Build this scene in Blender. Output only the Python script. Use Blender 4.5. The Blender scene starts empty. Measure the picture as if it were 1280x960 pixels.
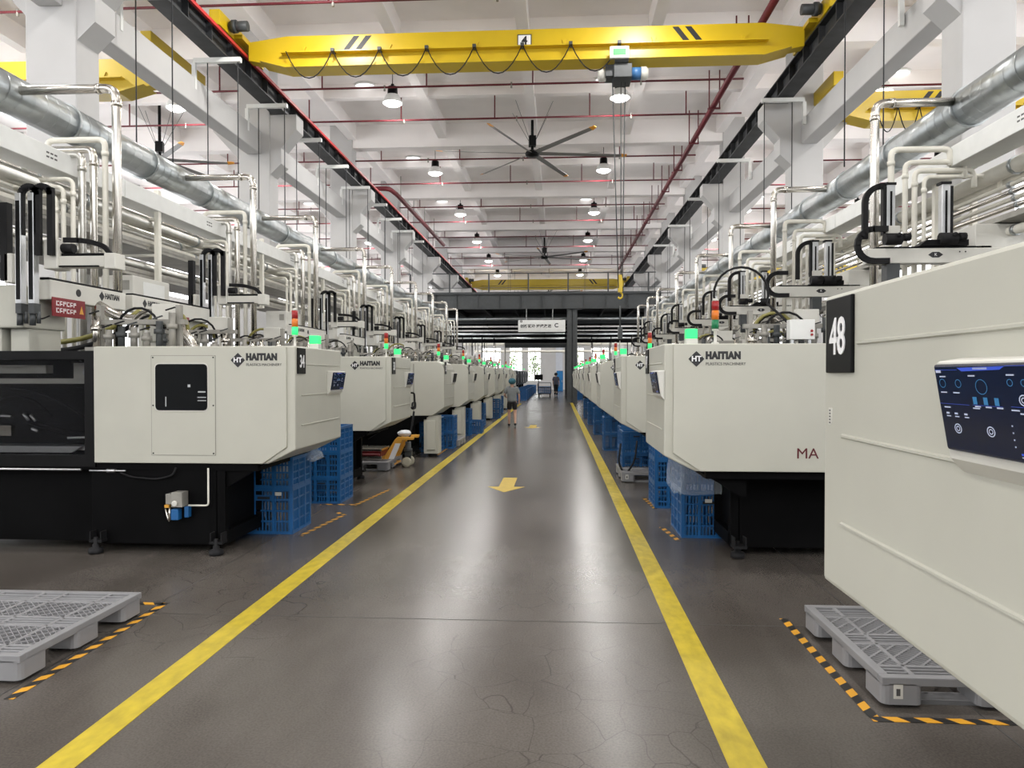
import bpy, bmesh, math, random
from mathutils import Vector, Matrix
random.seed(7)
R = math.radians
sc = bpy.context.scene
C = sc.collection
# ------------------------------------------------------------------ camera, world, exposure
cam = bpy.data.objects.new('camera', bpy.data.cameras.new('camera'))
C.objects.link(cam)
cam.location = (0, 0, 1.65)
cam.rotation_euler = (R(90 - .747), 0, R(3.545))
cam.data.sensor_width = 36
cam.data.lens = 36 * 920 / 1280
cam.data.clip_end = 400
sc.camera = cam
wd = bpy.data.worlds.new('world'); sc.world = wd; wd.use_nodes = True
wd.node_tree.nodes['Background'].inputs[0].default_value = (.97, .98, 1, 1)
wd.node_tree.nodes['Background'].inputs[1].default_value = 3.8
sc.view_settings.view_transform = 'Standard'
sc.view_settings.look = 'None'
sc.view_settings.exposure = 0.22
sc.view_settings.gamma = 1
sc.view_settings.use_curve_mapping = False
LAMP_W = 150          # watts of one high-bay lamp

# ------------------------------------------------------------------ materials
MATS = {}
def mat(name, col, rough=.5, metal=0, var=.06, scale=6, bump=0, emit=0, alpha=1, trans=0, coat=0, stretch=None):
    if name in MATS: return MATS[name]
    m = bpy.data.materials.new(name); m.use_nodes = True
    nt = m.node_tree; b = nt.nodes['Principled BSDF']
    c = (*col, 1)
    b.inputs['Base Color'].default_value = c
    b.inputs['Roughness'].default_value = rough
    b.inputs['Metallic'].default_value = metal
    if name in ('black_paint', 'charcoal_steel', 'dark_window_glass', 'tinted_guard_glass', 'black_rubber', 'rail_grey_steel'): b.inputs['Specular IOR Level'].default_value = .06 if name == 'charcoal_steel' else .15
    if coat: b.inputs['Coat Weight'].default_value = coat
    if emit:
        b.inputs['Emission Color'].default_value = c; b.inputs['Emission Strength'].default_value = emit
    if alpha < 1: b.inputs['Alpha'].default_value = alpha
    if trans: b.inputs['Transmission Weight'].default_value = trans
    if var or bump:
        tc = nt.nodes.new('ShaderNodeTexCoord'); nz = nt.nodes.new('ShaderNodeTexNoise')
        nz.inputs['Scale'].default_value = scale; nz.inputs['Detail'].default_value = 4
        src = tc.outputs['Object']
        if stretch:
            mp = nt.nodes.new('ShaderNodeMapping'); mp.inputs['Scale'].default_value = stretch
            nt.links.new(src, mp.inputs[0]); src = mp.outputs[0]
        nt.links.new(src, nz.inputs['Vector'])
        if var:
            rp = nt.nodes.new('ShaderNodeValToRGB')
            rp.color_ramp.elements[0].position = .3; rp.color_ramp.elements[1].position = .7
            rp.color_ramp.elements[0].color = tuple(max(0, x * (1 - var)) for x in col) + (1,)
            rp.color_ramp.elements[1].color = tuple(min(1, x * (1 + var)) for x in col) + (1,)
            nt.links.new(nz.outputs['Fac'], rp.inputs[0]); nt.links.new(rp.outputs[0], b.inputs['Base Color'])
        if bump:
            bp = nt.nodes.new('ShaderNodeBump'); bp.inputs['Strength'].default_value = bump; bp.inputs['Distance'].default_value = .01
            nt.links.new(nz.outputs['Fac'], bp.inputs['Height']); nt.links.new(bp.outputs[0], b.inputs['Normal'])
    MATS[name] = m
    return m
CREAM = mat('cream_paint', (.485, .48, .415), .38, var=.025, scale=3)
CREAM2 = mat('robot_white', (.60, .59, .54), .4, var=.03)
WHITE = mat('white_plaster', (.50, .495, .49), .7, var=.03, scale=1.5, bump=.05)
CEIL = mat('ceiling_plaster', (.92, .885, .87), .8, var=.04, scale=.8, bump=.05)
BLACK = mat('black_paint', (.004, .004, .0045), .4, var=.2)
BASEM = mat('charcoal_steel', (.003, .003, .0033), .6, var=.25, scale=3)
RUBBER = mat('black_rubber', (.015, .015, .016), .6, var=.15)
DARKST = mat('dark_grey_steel', (.045, .05, .052), .5, var=.15)
RAILM = mat('rail_grey_steel', (.04, .042, .045), .5, var=.3, scale=2)
STEEL = mat('stainless_steel', (.62, .59, .54), .22, 1, var=.08, scale=8, stretch=(1, 1, .15))
ALU = mat('aluminium', (.55, .56, .57), .35, 1, var=.05)
GALV = mat('galvanised_steel', (.40, .425, .43), .36, .9, var=.15, scale=4)
GALVP = mat('pipe_beige', (.56, .54, .47), .4, var=.05)
INSUL = mat('pipe_jacket_silver', (.58, .57, .53), .3, .8, var=.1, scale=5)
PWHITE = mat('pipe_white', (.72, .70, .62), .4, var=.04)
TRUNK = mat('trunking_white', (.74, .75, .73), .45, var=.03)
TRAY = mat('tray_grey', (.30, .29, .26), .5, .3, var=.15)
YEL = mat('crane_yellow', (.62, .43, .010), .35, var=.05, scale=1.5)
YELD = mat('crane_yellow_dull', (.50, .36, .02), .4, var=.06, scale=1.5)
LINE = mat('floor_yellow', (.47, .36, .022), .5, var=.2, scale=14, stretch=(1, .5, 1))
ARROW = mat('arrow_yellow', (.52, .36, .025), .5, var=.1, scale=9)
REDP = mat('pipe_red', (.12, .009, .016), .6, var=.12)
REDC = mat('bus_bar_red', (.45, .02, .02), .45, var=.1)
REDS = mat('sign_red', (.20, .008, .014), .5, var=.05)
BLUE = mat('crate_blue', (.009, .095, .27), .38, var=.12, scale=5)
BLUE2 = mat('crate_blue_far', (.012, .08, .28), .45, var=.1)
PALLET = mat('pallet_grey', (.23, .23, .237), .5, var=.06, scale=5)
INK = mat('black_ink', (.012, .012, .014), .5, var=0)
GREYINK = mat('grey_ink', (.07, .07, .07), .5, var=0)
MARED = mat('maroon_ink', (.10, .006, .012), .5, var=0)
WINK = mat('white_ink', (.85, .85, .85), .5, var=0)
SEAM = mat('seam_shadow', (.25, .245, .21), .6, var=0)
LAMPE = mat('lamp_glow', (1, .98, .94), .5, var=0, emit=9)
DISCE = mat('disc_light_glow', (1, 1, 1), .5, var=0, emit=1.6)
GREENE = mat('green_signal_lit', (.03, .72, .19), .4, var=0, emit=.62)
GREENO = mat('green_signal_off', (.0, .16, .06), .3, var=0)
REDL = mat('red_signal', (.30, .008, .01), .3, var=0)
AMBER = mat('amber_signal', (.62, .16, .01), .3, var=0)
AMBERL = mat('orange_tape', (.72, .30, .02), .5, var=.05)
SCREEN = mat('screen_navy', (.010, .014, .032), .15, var=.1, scale=3, emit=.15)
SCRW = mat('screen_white', (.42, .46, .58), .4, var=0, emit=.22)
SCRB = mat('screen_blue', (.03, .07, .45), .4, var=0, emit=.4)
SCRC = mat('screen_cyan', (.03, .16, .34), .4, var=0, emit=.25)
GLASSD = mat('tinted_guard_glass', (.01, .011, .013), .06, var=0, alpha=.3)
GLASSB = mat('dark_window_glass', (.006, .007, .008), .08, var=0)
FILM = mat('clear_film', (.75, .82, .9), .15, var=.1, scale=14, bump=.6, alpha=.26)
BAG = mat('white_bag', (.72, .74, .78), .4, var=.1, scale=16, bump=.8)
BRASS = mat('brass', (.30, .22, .11), .4, 1, var=.1)
HOSEY = mat('hose_olive', (.24, .22, .06), .45, var=.1)
JACKY = mat('jack_orange', (.72, .36, .05), .4, var=.06)
FANG = mat('fan_blade_grey', (.20, .195, .19), .45, .3, var=.05)
SKIN = mat('skin', (.50, .30, .22), .5, var=.05)
HAIRN = mat('hair_net', (.035, .13, .17), .8, var=.15, scale=40, bump=.4)
SHIRT = mat('grey_shirt', (.20, .215, .22), .8, var=.08, scale=18, bump=.3)
SHIRT2 = mat('dark_grey_shirt', (.09, .09, .12), .8, var=.08, scale=18)
SHORT = mat('black_shorts', (.012, .012, .014), .8, var=.1)
HAIR = mat('dark_hair', (.012, .01, .01), .6, var=.2)
LEAF = mat('leaf_green', (.12, .20, .03), .7, var=.3, scale=5)
PANELG = mat('pale_blue_panel', (.55, .58, .64), .6, var=.04)
MAROON = mat('mould_red', (.16, .012, .016), .35, var=.2)
TAPE = None

def floor_material():
    m = bpy.data.materials.new('epoxy_floor'); m.use_nodes = True
    nt = m.node_tree; N = nt.nodes; L = nt.links; b = N['Principled BSDF']
    tc = N.new('ShaderNodeTexCoord')
    def noise(s, d=5, st=None):
        n = N.new('ShaderNodeTexNoise'); n.inputs['Scale'].default_value = s; n.inputs['Detail'].default_value = d
        if st:
            mp = N.new('ShaderNodeMapping'); mp.inputs['Scale'].default_value = st
            L.new(tc.outputs['Object'], mp.inputs[0]); L.new(mp.outputs[0], n.inputs['Vector'])
        else: L.new(tc.outputs['Object'], n.inputs['Vector'])
        return n
    def ramp(src, p0, c0, p1, c1):
        r = N.new('ShaderNodeValToRGB'); e = r.color_ramp.elements
        e[0].position = p0; e[0].color = (*c0, 1); e[1].position = p1; e[1].color = (*c1, 1)
        L.new(src, r.inputs[0]); return r
    def mix(a, bb, fac=None, mode='MULTIPLY', f=1):
        x = N.new('ShaderNodeMixRGB'); x.blend_type = mode; x.inputs[0].default_value = f
        if fac is not None: L.new(fac, x.inputs[0])
        L.new(a, x.inputs[1]); L.new(bb, x.inputs[2]); return x
    base = ramp(noise(.55, 6).outputs['Fac'], .3, (.092, .081, .072), .7, (.132, .118, .105))
    grime = ramp(noise(2.2, 8, (1, .35, 1)).outputs['Fac'], .35, (.78, .77, .75), .6, (1, 1, 1))
    speck = ramp(noise(90, 2).outputs['Fac'], .35, (.75, .75, .75), .62, (1.0, 1.0, 1.0))
    vor = N.new('ShaderNodeTexVoronoi'); vor.feature = 'DISTANCE_TO_EDGE'; vor.inputs['Scale'].default_value = 3.4
    dn = noise(1.6, 2); add = N.new('ShaderNodeMixRGB'); add.blend_type = 'ADD'; add.inputs[0].default_value = .5
    L.new(tc.outputs['Object'], add.inputs[1]); L.new(dn.outputs['Color'], add.inputs[2]); L.new(add.outputs[0], vor.inputs['Vector'])
    crack = ramp(vor.outputs['Distance'], .0, (.48, .47, .46), .010, (1, 1, 1))
    cmask = ramp(noise(.45, 2).outputs['Fac'], .46, (1, 1, 1), .60, (0, 0, 0))
    c1 = mix(base.outputs[0], grime.outputs[0]); c2 = mix(c1.outputs[0], speck.outputs[0])
    ck = mix(crack.outputs[0], cmask.outputs[0], mode='LIGHTEN'); c3 = mix(c2.outputs[0], ck.outputs[0])
    b.inputs['Specular IOR Level'].default_value = .28
    L.new(c3.outputs[0], b.inputs['Base Color'])
    rr = ramp(noise(.7, 3, (1, .4, 1)).outputs['Fac'], .3, (.225, .225, .225), .75, (.270, .270, .270))
    L.new(rr.outputs[0], b.inputs['Roughness'])
    return m
FLOOR = floor_material()

def tape_material():
    m = bpy.data.materials.new('hazard_tape'); m.use_nodes = True
    nt = m.node_tree; N = nt.nodes; L = nt.links; b = N['Principled BSDF']
    tc = N.new('ShaderNodeTexCoord'); sp = N.new('ShaderNodeSeparateXYZ'); L.new(tc.outputs['Object'], sp.inputs[0])
    def mth(op, a, v):
        n = N.new('ShaderNodeMath'); n.operation = op
        L.new(a, n.inputs[0])
        if isinstance(v, (int, float)): n.inputs[1].default_value = v
        else: L.new(v, n.inputs[1])
        return n.outputs[0]
    s = mth('ADD', sp.outputs[0], mth('MULTIPLY', sp.outputs[1], .8))
    g = mth('GREATER_THAN', mth('FRACT', mth('MULTIPLY', s, 1 / .15), 0), .5)
    r = N.new('ShaderNodeMixRGB'); r.inputs[1].default_value = (.012, .012, .012, 1); r.inputs[2].default_value = (.68, .33, .02, 1)
    L.new(g, r.inputs[0]); L.new(r.outputs[0], b.inputs['Base Color']); b.inputs['Roughness'].default_value = .5
    return m
TAPE = tape_material()

# ------------------------------------------------------------------ mesh helpers
class MB:
    def __init__(s): s.v = []; s.f = []; s.sm = []; s.mi = []
    def add(s, vs, fs, smooth=False, m=0):
        o = len(s.v); s.v += [tuple(p) for p in vs]
        for f in fs:
            s.f.append(tuple(o + i for i in f)); s.sm.append(smooth); s.mi.append(m)
        return s
    def box(s, x0, x1, y0, y1, z0, z1, m=0):
        return s.add([(x0, y0, z0), (x1, y0, z0), (x1, y1, z0), (x0, y1, z0), (x0, y0, z1), (x1, y0, z1), (x1, y1, z1), (x0, y1, z1)],
                     [(0, 3, 2, 1), (4, 5, 6, 7), (0, 1, 5, 4), (1, 2, 6, 5), (2, 3, 7, 6), (3, 0, 4, 7)], m=m)
    def bar(s, p, q, w, h, up=(0, 0, 1), m=0):
        p, q = Vector(p), Vector(q); d = (q - p).normalized(); u = Vector(up)
        sd = d.cross(u)
        if sd.length < 1e-4: sd = d.cross(Vector((1, 0, 0)))
        sd.normalize(); u = sd.cross(d).normalized()
        a, b = sd * w / 2, u * h / 2
        return s.add([p - a - b, p + a - b, p + a + b, p - a + b, q - a - b, q + a - b, q + a + b, q - a + b],
                     [(0, 1, 2, 3), (7, 6, 5, 4), (0, 4, 5, 1), (1, 5, 6, 2), (2, 6, 7, 3), (3, 7, 4, 0)], m=m)
    def prism(s, pts, axis, a0, a1, m=0):
        n = len(pts)
        def P(p, a):
            return {'y': (p[0], a, p[1]), 'x': (a, p[0], p[1]), 'z': (p[0], p[1], a)}[axis]
        vs = [P(p, a0) for p in pts] + [P(p, a1) for p in pts]
        return s.add(vs, [tuple(range(n)), tuple(range(2 * n - 1, n - 1, -1))] + [(i, i + n, (i + 1) % n + n, (i + 1) % n) for i in range(n)], m=m)
    def tube(s, path, r, n=8, m=0, caps=True):
        path = [Vector(p) for p in path]; k = len(path)
        rs = r if isinstance(r, (list, tuple)) else [r] * k
        vs = []; prev = None
        for i, p in enumerate(path):
            d = (path[min(i + 1, k - 1)] - path[max(i - 1, 0)])
            d = d.normalized() if d.length > 1e-9 else Vector((0, 0, 1))
            if prev is None:
                a = d.cross(Vector((0, 0, 1)))
                if a.length < 1e-3: a = d.cross(Vector((1, 0, 0)))
            else: a = prev - d * prev.dot(d)
            a.normalize(); prev = a; b = d.cross(a)
            for j in range(n):
                t = 2 * math.pi * j / n
                vs.append(p + (a * math.cos(t) + b * math.sin(t)) * rs[i])
        fs = [(i * n + j, i * n + (j + 1) % n, (i + 1) * n + (j + 1) % n, (i + 1) * n + j) for i in range(k - 1) for j in range(n)]
        s.add(vs, fs, True, m)
        if caps:
            o = len(s.v) - k * n
            for f in (tuple(o + j for j in range(n - 1, -1, -1)), tuple(o + (k - 1) * n + j for j in range(n))):
                s.f.append(f); s.sm.append(False); s.mi.append(m)
        return s
    def cyl(s, p, q, r, n=12, m=0): return s.tube([p, q], r, n, m)
    def lathe(s, prof, c=(0, 0, 0), n=16, m=0, smooth=True):
        k = len(prof); vs = []
        for r, z in prof:
            for j in range(n):
                t = 2 * math.pi * j / n
                vs.append((c[0] + r * math.cos(t), c[1] + r * math.sin(t), c[2] + z))
        fs = [(i * n + j, i * n + (j + 1) % n, (i + 1) * n + (j + 1) % n, (i + 1) * n + j) for i in range(k - 1) for j in range(n)]
        s.add(vs, fs, smooth, m)
        o = len(s.v) - k * n
        if prof[0][0] > 1e-5: s.f.append(tuple(o + j for j in range(n - 1, -1, -1))); s.sm.append(False); s.mi.append(m)
        if prof[-1][0] > 1e-5: s.f.append(tuple(o + (k - 1) * n + j for j in range(n))); s.sm.append(False); s.mi.append(m)
        return s
    def ball(s, c, r, m=0, n=10, k=7, sz=(1, 1, 1)):
        prof = [(max(1e-4, math.sin(math.pi * i / k)), -math.cos(math.pi * i / k)) for i in range(k + 1)]
        vs = []
        for rr, z in prof:
            for j in range(n):
                t = 2 * math.pi * j / n
                vs.append((c[0] + r * sz[0] * rr * math.cos(t), c[1] + r * sz[1] * rr * math.sin(t), c[2] + r * sz[2] * z))
        return s.add(vs, [(i * n + j, i * n + (j + 1) % n, (i + 1) * n + (j + 1) % n, (i + 1) * n + j) for i in range(k) for j in range(n)], True, m)
    def mesh(s, name, mats):
        me = bpy.data.meshes.new(name); me.from_pydata(s.v, [], s.f)
        for x in (mats if isinstance(mats, (list, tuple)) else [mats]): me.materials.append(x)
        me.polygons.foreach_set('use_smooth', s.sm); me.polygons.foreach_set('material_index', s.mi)
        bm = bmesh.new(); bm.from_mesh(me); bmesh.ops.recalc_face_normals(bm, faces=bm.faces[:]); bm.to_mesh(me); bm.free()
        return me
    def build(s, name, mats, parent=None, loc=None, bevel=0):
        o = bpy.data.objects.new(name, s.mesh(name, mats)); C.objects.link(o)
        if parent is not None: o.parent = parent
        if loc: o.location = loc
        if bevel:
            md = o.modifiers.new('bevel', 'BEVEL'); md.width = bevel; md.segments = 2; md.limit_method = 'ANGLE'; md.angle_limit = R(35)
        return o
def bend(pts, r=.1, n=4):
    pts = [Vector(p) for p in pts]; out = [pts[0]]
    for i in range(1, len(pts) - 1):
        p, a, b = pts[i], (pts[i - 1] - pts[i]), (pts[i + 1] - pts[i])
        rr = min(r, a.length * .49, b.length * .49); a.normalize(); b.normalize()
        for k in range(n + 1):
            t = k / n
            out.append((p + a * rr) * (1 - t) ** 2 + p * 2 * t * (1 - t) + (p + b * rr) * t * t)
    out.append(pts[-1]); return out
def arc(c, r, a0, a1, n, ax='xz'):
    o = []
    for i in range(n + 1):
        t = R(a0 + (a1 - a0) * i / n); u, w = r * math.cos(t), r * math.sin(t)
        o.append({'xz': (c[0] + u, c[1], c[2] + w), 'yz': (c[0], c[1] + u, c[2] + w), 'xy': (c[0] + u, c[1] + w, c[2])}[ax])
    return o
def empty(name, loc=(0, 0, 0), rz=0):
    o = bpy.data.objects.new(name, None); C.objects.link(o); o.location = loc; o.rotation_euler = (0, 0, rz); o.empty_display_size = .2
    return o
def tag(o, label, cat, group=None, kind=None):
    o['label'] = label; o['category'] = cat
    if group: o['group'] = group
    if kind: o['kind'] = kind
    return o
def struct(o, label=None):
    o['kind'] = 'structure'
    if label: o['label'] = label
    return o
def copy_tree(o, parent=None):
    c = o.copy(); C.objects.link(c); c.parent = parent
    if parent is not None: c.matrix_parent_inverse = o.matrix_parent_inverse.copy()
    for ch in KIDS.get(o.name, None) or [x for x in o.children]: copy_tree(ch, c)
    return c
KIDS = {}
TXT = {}
def text(s, size, material, parent, loc, rot=(90, 0, 0), name='lettering', align='LEFT', bold=0, sx=1, depth=.0015, sp=1):
    key = (s, size, align, bold, material.name)
    if key not in TXT:
        cu = bpy.data.curves.new('t', 'FONT'); cu.body = s; cu.size = size; cu.align_x = align; cu.align_y = 'CENTER'
        cu.extrude = depth; cu.offset = bold; cu.resolution_u = 3; cu.space_character = sp
        t = bpy.data.objects.new('t', cu); C.objects.link(t)
        bpy.context.view_layer.update()
        me = bpy.data.meshes.new_from_object(t.evaluated_get(bpy.context.evaluated_depsgraph_get()))
        bpy.data.objects.remove(t); me.materials.clear(); me.materials.append(material); TXT[key] = me
    o = bpy.data.objects.new(name, TXT[key]); C.objects.link(o)
    o.parent = parent; o.location = loc; o.rotation_euler = tuple(R(a) for a in rot); o.scale = (sx, 1, 1)
    return o
ORD = ['first', 'second', 'third', 'fourth', 'fifth', 'sixth', 'seventh', 'eighth', 'ninth', 'tenth', 'eleventh', 'twelfth']
XL, XR = -2.39, .90               # aisle ends of the two machine rows
CL, CR = -7.7, 6.0                # inner column faces
BAY = 7.95; COLY = [11.4 + BAY * k for k in range(-2, 9)]
YEND = 80.0; YBEG = -12.0; WL, WR = -21.0, 19.0; ZC = 11.0

# ------------------------------------------------------------------ large structure
struct(MB().box(WL, WR, YBEG, YEND, -.2, 0).build('floor', FLOOR), 'dark grey polished epoxy floor with fine cracks')
ce = struct(MB().box(WL, WR, YBEG, YEND, ZC, ZC + .2).build('ceiling', CEIL), 'pale concrete ceiling with deep beams')
for y in COLY:
    MB().box(WL, WR, y + .05, y + .5, 10.15, ZC).build('ceiling_beam', CEIL, ce)
    MB().box(WL, WR, y + BAY / 2 + .12, y + BAY / 2 + .37, 10.55, ZC).build('ceiling_joist', CEIL, ce)
for x in [-.9 + 3.4 * k for k in range(-5, 6)]:
    for y in COLY[1:-1]:
        MB().box(x - .15, x + .15, y + .5, y + BAY + .05, 10.45, ZC).build('ceiling_rib', CEIL, ce)
def column(x0, x1, y, s):
    o = struct(MB().box(x0, x1, y, y + .6, 0, ZC - .001).build('column', WHITE, bevel=.02), 'white concrete column with a crane corbel')
    if s:
        f = x1 if s > 0 else x0
        MB().prism([(f - s * .02, 8.6), (f + s * .72, 8.6), (f + s * .72, 8.2), (f + s * .3, 7.72), (f + s * .3, 7.3), (f - s * .02, 7.0)], 'y', y + .03, y + .57).build('corbel', WHITE, o)
        b = x0 if s > 0 else x1
        MB().prism([(b + s * .02, 8.6), (b - s * .72, 8.6), (b - s * .72, 8.2), (b + s * .02, 7.4)], 'y', y + .03, y + .57).build('corbel', WHITE, o)
for y in COLY:
    column(CL - .85, CL, y, 1); column(CR, CR + .78, y, -1)
    column(WL - .3, WL + .4, y, 0); column(WR - .4, WR + .3, y, 0)
k = 0
for x0, x1 in ((CL - .62, CL - .22), (CR + .22, CR + .62)):
    k += 1
    for y in COLY[:-1]:
        struct(MB().box(x0, x1, y + .6, y + BAY, 7.55, 8.15).build('trim_%d' % k, WHITE, bevel=.02), 'white concrete tie beam between the columns')
# side walls: low wall, tall window bands, upper wall
def side_wall(name, x, s):
    w = struct(MB().box(min(x, x + s * .25), max(x, x + s * .25), YBEG, YEND, 0, 1.2).build(name, WHITE), 'white side wall with tall windows')
    MB().box(min(x, x + s * .25), max(x, x + s * .25), YBEG, YEND, 10.2, ZC).build('lintel', WHITE, w)
    MB().box(min(x, x + s * .25), max(x, x + s * .25), YBEG, YEND, 5.3, 5.9).build('spandrel', WHITE, w)
    for y in COLY[:-1]:
        MB().box(min(x, x + s * .25), max(x, x + s * .25), y + 2.7, y + 3.2, 0, ZC).build('pier', WHITE, w)
    m = MB()
    for y in [YBEG + 1.5 * i for i in range(62)]:
        m.box(x + s * .1 - .03, x + s * .1 + .03, y - .03, y + .03, 1.2, 5.3).box(x + s * .1 - .03, x + s * .1 + .03, y - .03, y + .03, 5.9, 10.2)
    for z in (2.5, 3.8, 7.5, 8.5): m.box(x + s * .1 - .025, x + s * .1 + .025, YBEG, YEND, z - .025, z + .025)
    m.build('window_mullion', TRUNK, w)
side_wall('wall_left', WL, -1); side_wall('wall_right', WR, 1)
# unseen end wall, added to dim the machine fronts: solid below, glazed above
wf = struct(MB().box(WL, WR, YBEG - .3, YBEG, 0, 4.2).build('wall_front_unseen', WHITE), 'unseen white end wall with a high window band, added to dim the machine fronts')
MB().box(WL, WR, YBEG - .3, YBEG, 9.8, ZC).build('lintel', WHITE, wf)
for x in [WL + 4 * i for i in range(11)]: MB().box(x - .3, x + .3, YBEG - .3, YBEG, 4.2, 9.8).build('pier', WHITE, wf)
# far end wall with daylight openings
we = struct(MB().box(WL, WR, YEND, YEND + .3, 4.6, ZC).build('wall_back', WHITE), 'white end wall with bright openings')
for x0, x1 in ((WL, -9.0), (-6.2, -5.2), (-3.9, -3.2), (-1.85, -.2), (.55, 1.5), (2.8, 3.6), (5.5, WR)):
    MB().box(x0, x1, YEND, YEND + .3, 0, 4.6).build('pier', WHITE, we)
for i, (x0, x1) in enumerate(((-9, -6.2), (-5.2, -3.9), (-3.2, -1.85), (1.5, 2.8), (3.6, 5.5))):
    w = struct(MB().box(x0, x1, YEND + .1, YEND + .18, 4.5, 4.6).box(x0, x1, YEND + .1, YEND + .18, .9, 1.0).box(x0, x1, YEND + .12, YEND + .17, 2.7, 2.78).box((x0 + x1) / 2 - .03, (x0 + x1) / 2 + .03, YEND + .12, YEND + .17, .9, 4.6).build('window_%d' % (i + 1), TRUNK), 'tall window in the far end wall')
    MB().box(x0, x1, YEND, YEND + .3, 0, .9).build('apron', WHITE, w)
d = struct(MB().box(-.2, .55, YEND + .05, YEND + .2, 0, 4.6).build('door_1', PANELG), 'pale blue door leaf in the end wall')
MB().box(.2, .3, YEND - .03, YEND + .06, 1.0, 1.1).build('handle', ALU, d)
def spec(o): return (o, [spec(c) for c in o.children])
def clone(sp, parent=None):
    c = sp[0].copy(); C.objects.link(c); c.parent = parent
    for ch in sp[1]: clone(ch, c)
    return c

# ------------------------------------------------------------------ injection moulding machines
def rrect(x0, x1, z0, z1, r, n=3):
    o = []
    for cx, cz, a in ((x1 - r, z1 - r, 0), (x0 + r, z1 - r, 90), (x0 + r, z0 + r, 180), (x1 - r, z0 + r, 270)):
        for i in range(n + 1):
            t = R(a + 90 * i / n); o.append((cx + r * math.cos(t), cz + r * math.sin(t)))
    return o
def ring2(m, fn, s, t, r, w, n=14, mi=0):
    for i in range(n):
        a, b = 2 * math.pi * i / n, 2 * math.pi * (i + 1) / n
        m.add([fn(s + q * math.cos(g) * .6, t + q * math.sin(g)) for q, g in ((r, a), (r + w, a), (r + w, b), (r, b))], [(0, 1, 2, 3)], m=mi)
def machine(D, kind, logo, number, lit=True, detail=2, base='dark', tower=(.2, .55), gbox=(.06, .8)):
    t = empty('moulding_machine')
    Z0, Z1 = .83, 1.91
    if kind == 'step': prof = [(0, Z1), (0, .96), (-.26, Z0), (-1.9, Z0), (-1.9, Z1)]
    else: prof = [(-.16, Z1), (-.05, Z1 - .05), (0, Z1 - .16), (0, 1.0), (-.24, Z0), (-1.9, Z0), (-1.9, Z1)]
    cs = MB().prism(prof, 'y', 0, D).build('guard_casing', CREAM, t, bevel=.012)
    if kind == 'step':
        for ya, yb in ((-.022, .002), (D - .002, D + .022)):
            MB().prism([(-.075, Z1 - .004), (-.075, .985), (-.30, Z0 + .002), (-1.895, Z0 + .002), (-1.895, Z1 - .004)], 'y', ya, yb).build('side_cover', CREAM, t, bevel=.006)
    else:
        MB().box(-.62, -.6, -.004, .002, Z0 + .05, Z1 - .05).build('cover_seam', SEAM, t)
    yr0, yr1 = .16, D - .1
    for z, y0 in ((1.745, .28), (1.455, yr0), (1.175, yr0)):
        MB().prism([(-.002, z - .008), (.007, z - .003), (.007, z + .003), (-.002, z + .008)], 'y', y0, yr1).build('pressed_rib', CREAM, t)
    pl = MB().box(-.002, .012, .045, .255, 1.655, 1.895).build('number_plate', BLACK, t, bevel=.004)
    text(str(number), .165, WINK, pl, (.0135, .15, 1.765), (90, 0, 90), 'digits', 'CENTER', bold=.002, sx=.78)
    # control panel leaning out at its top
    ya, yb = (D - .48, D - .05) if D > 1.35 else (D - .41, D - .0)
    P0, P1 = (.03, 1.485), (.062, 1.672)
    cp = MB().prism([(-.002, 1.43), (P0[0], P0[1] - .02), (P1[0], P1[1] + .006), (-.002, 1.688)], 'y', ya - .015, yb + .015).build('control_panel', CREAM2, t, bevel=.008)
    def pt(s, q, e):
        return (P0[0] + (P1[0] - P0[0]) * q + e, ya + (yb - ya) * s, P0[1] + (P1[1] - P0[1]) * q)
    MB().prism([(P0[0] - .004, P0[1]), (P0[0] + .012, P0[1]), (P1[0] + .012, P1[1]), (P1[0] - .004, P1[1])], 'y', ya, yb).build('screen', SCREEN if detail else BLACK, cp, bevel=.006)
    if detail:
        m = MB(); fn = lambda s, q: pt(s, q, .0135)
        def q(s0, s1, t0, t1, mi): m.add([fn(s0, t0), fn(s1, t0), fn(s1, t1), fn(s0, t1)], [(0, 1, 2, 3)], m=mi)
        m.add([fn(.24, .955), fn(.28, .915), fn(.6, .93), fn(.64, .965)], [(0, 1, 2, 3)], m=1)
        q(.38, .5, .935, .955, 0); q(.03, .08, .9, .93, 0); q(.84, .93, .945, .97, 0)
        q(.02, .24, .93, .934, 1); q(.64, .84, .965, .969, 1)
        for s, z in ((.06, .85), (.33, .86), (.64, .87), (.06, .50), (.33, .51), (.64, .52), (.05, .67), (.17, .67)): q(s, s + .06, z, z + .014, 0)
        for s, z, r in ((.08, .78, .045), (.23, .78, .04), (.43, .75, .075), (.66, .8, .03), (.76, .8, .03), (.86, .8, .03)): ring2(m, fn, s, z, r, .007, mi=2)
        for s, z in ((.16, .27), (.45, .28), (.74, .63)): ring2(m, fn, s, z, .045, .012, mi=0); ring2(m, fn, s, z, .02, .01, mi=0)
        for s in (.34, .43, .52):
            q(s, s + .035, .56, .64, 2); q(s + .01, s + .06, .53, .545, 0)
        for i in range(8): q(.66 + i * .035, .676 + i * .035, .08, .10 + .012 * ((i * 3) % 4), 1); q(.66 + i * .035, .68 + i * .035, .055, .065, 0)
        for i in range(4): q(.62, .63, .15 + i * .07, .165 + i * .07, 0)
        for s in (.07, .15, .24): q(s, s + .03, .43, .45, 0); q(s, s + .04, .4, .412, 0)
        q(.7, .82, .49, .505, 0); q(.02, .3, .545, .548, 1); q(.33, .58, .55, .553, 1); q(.64, .95, .56, .563, 1)
        m.build('display_graphics', [SCRW, SCRB, SCRC], cp)
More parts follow.
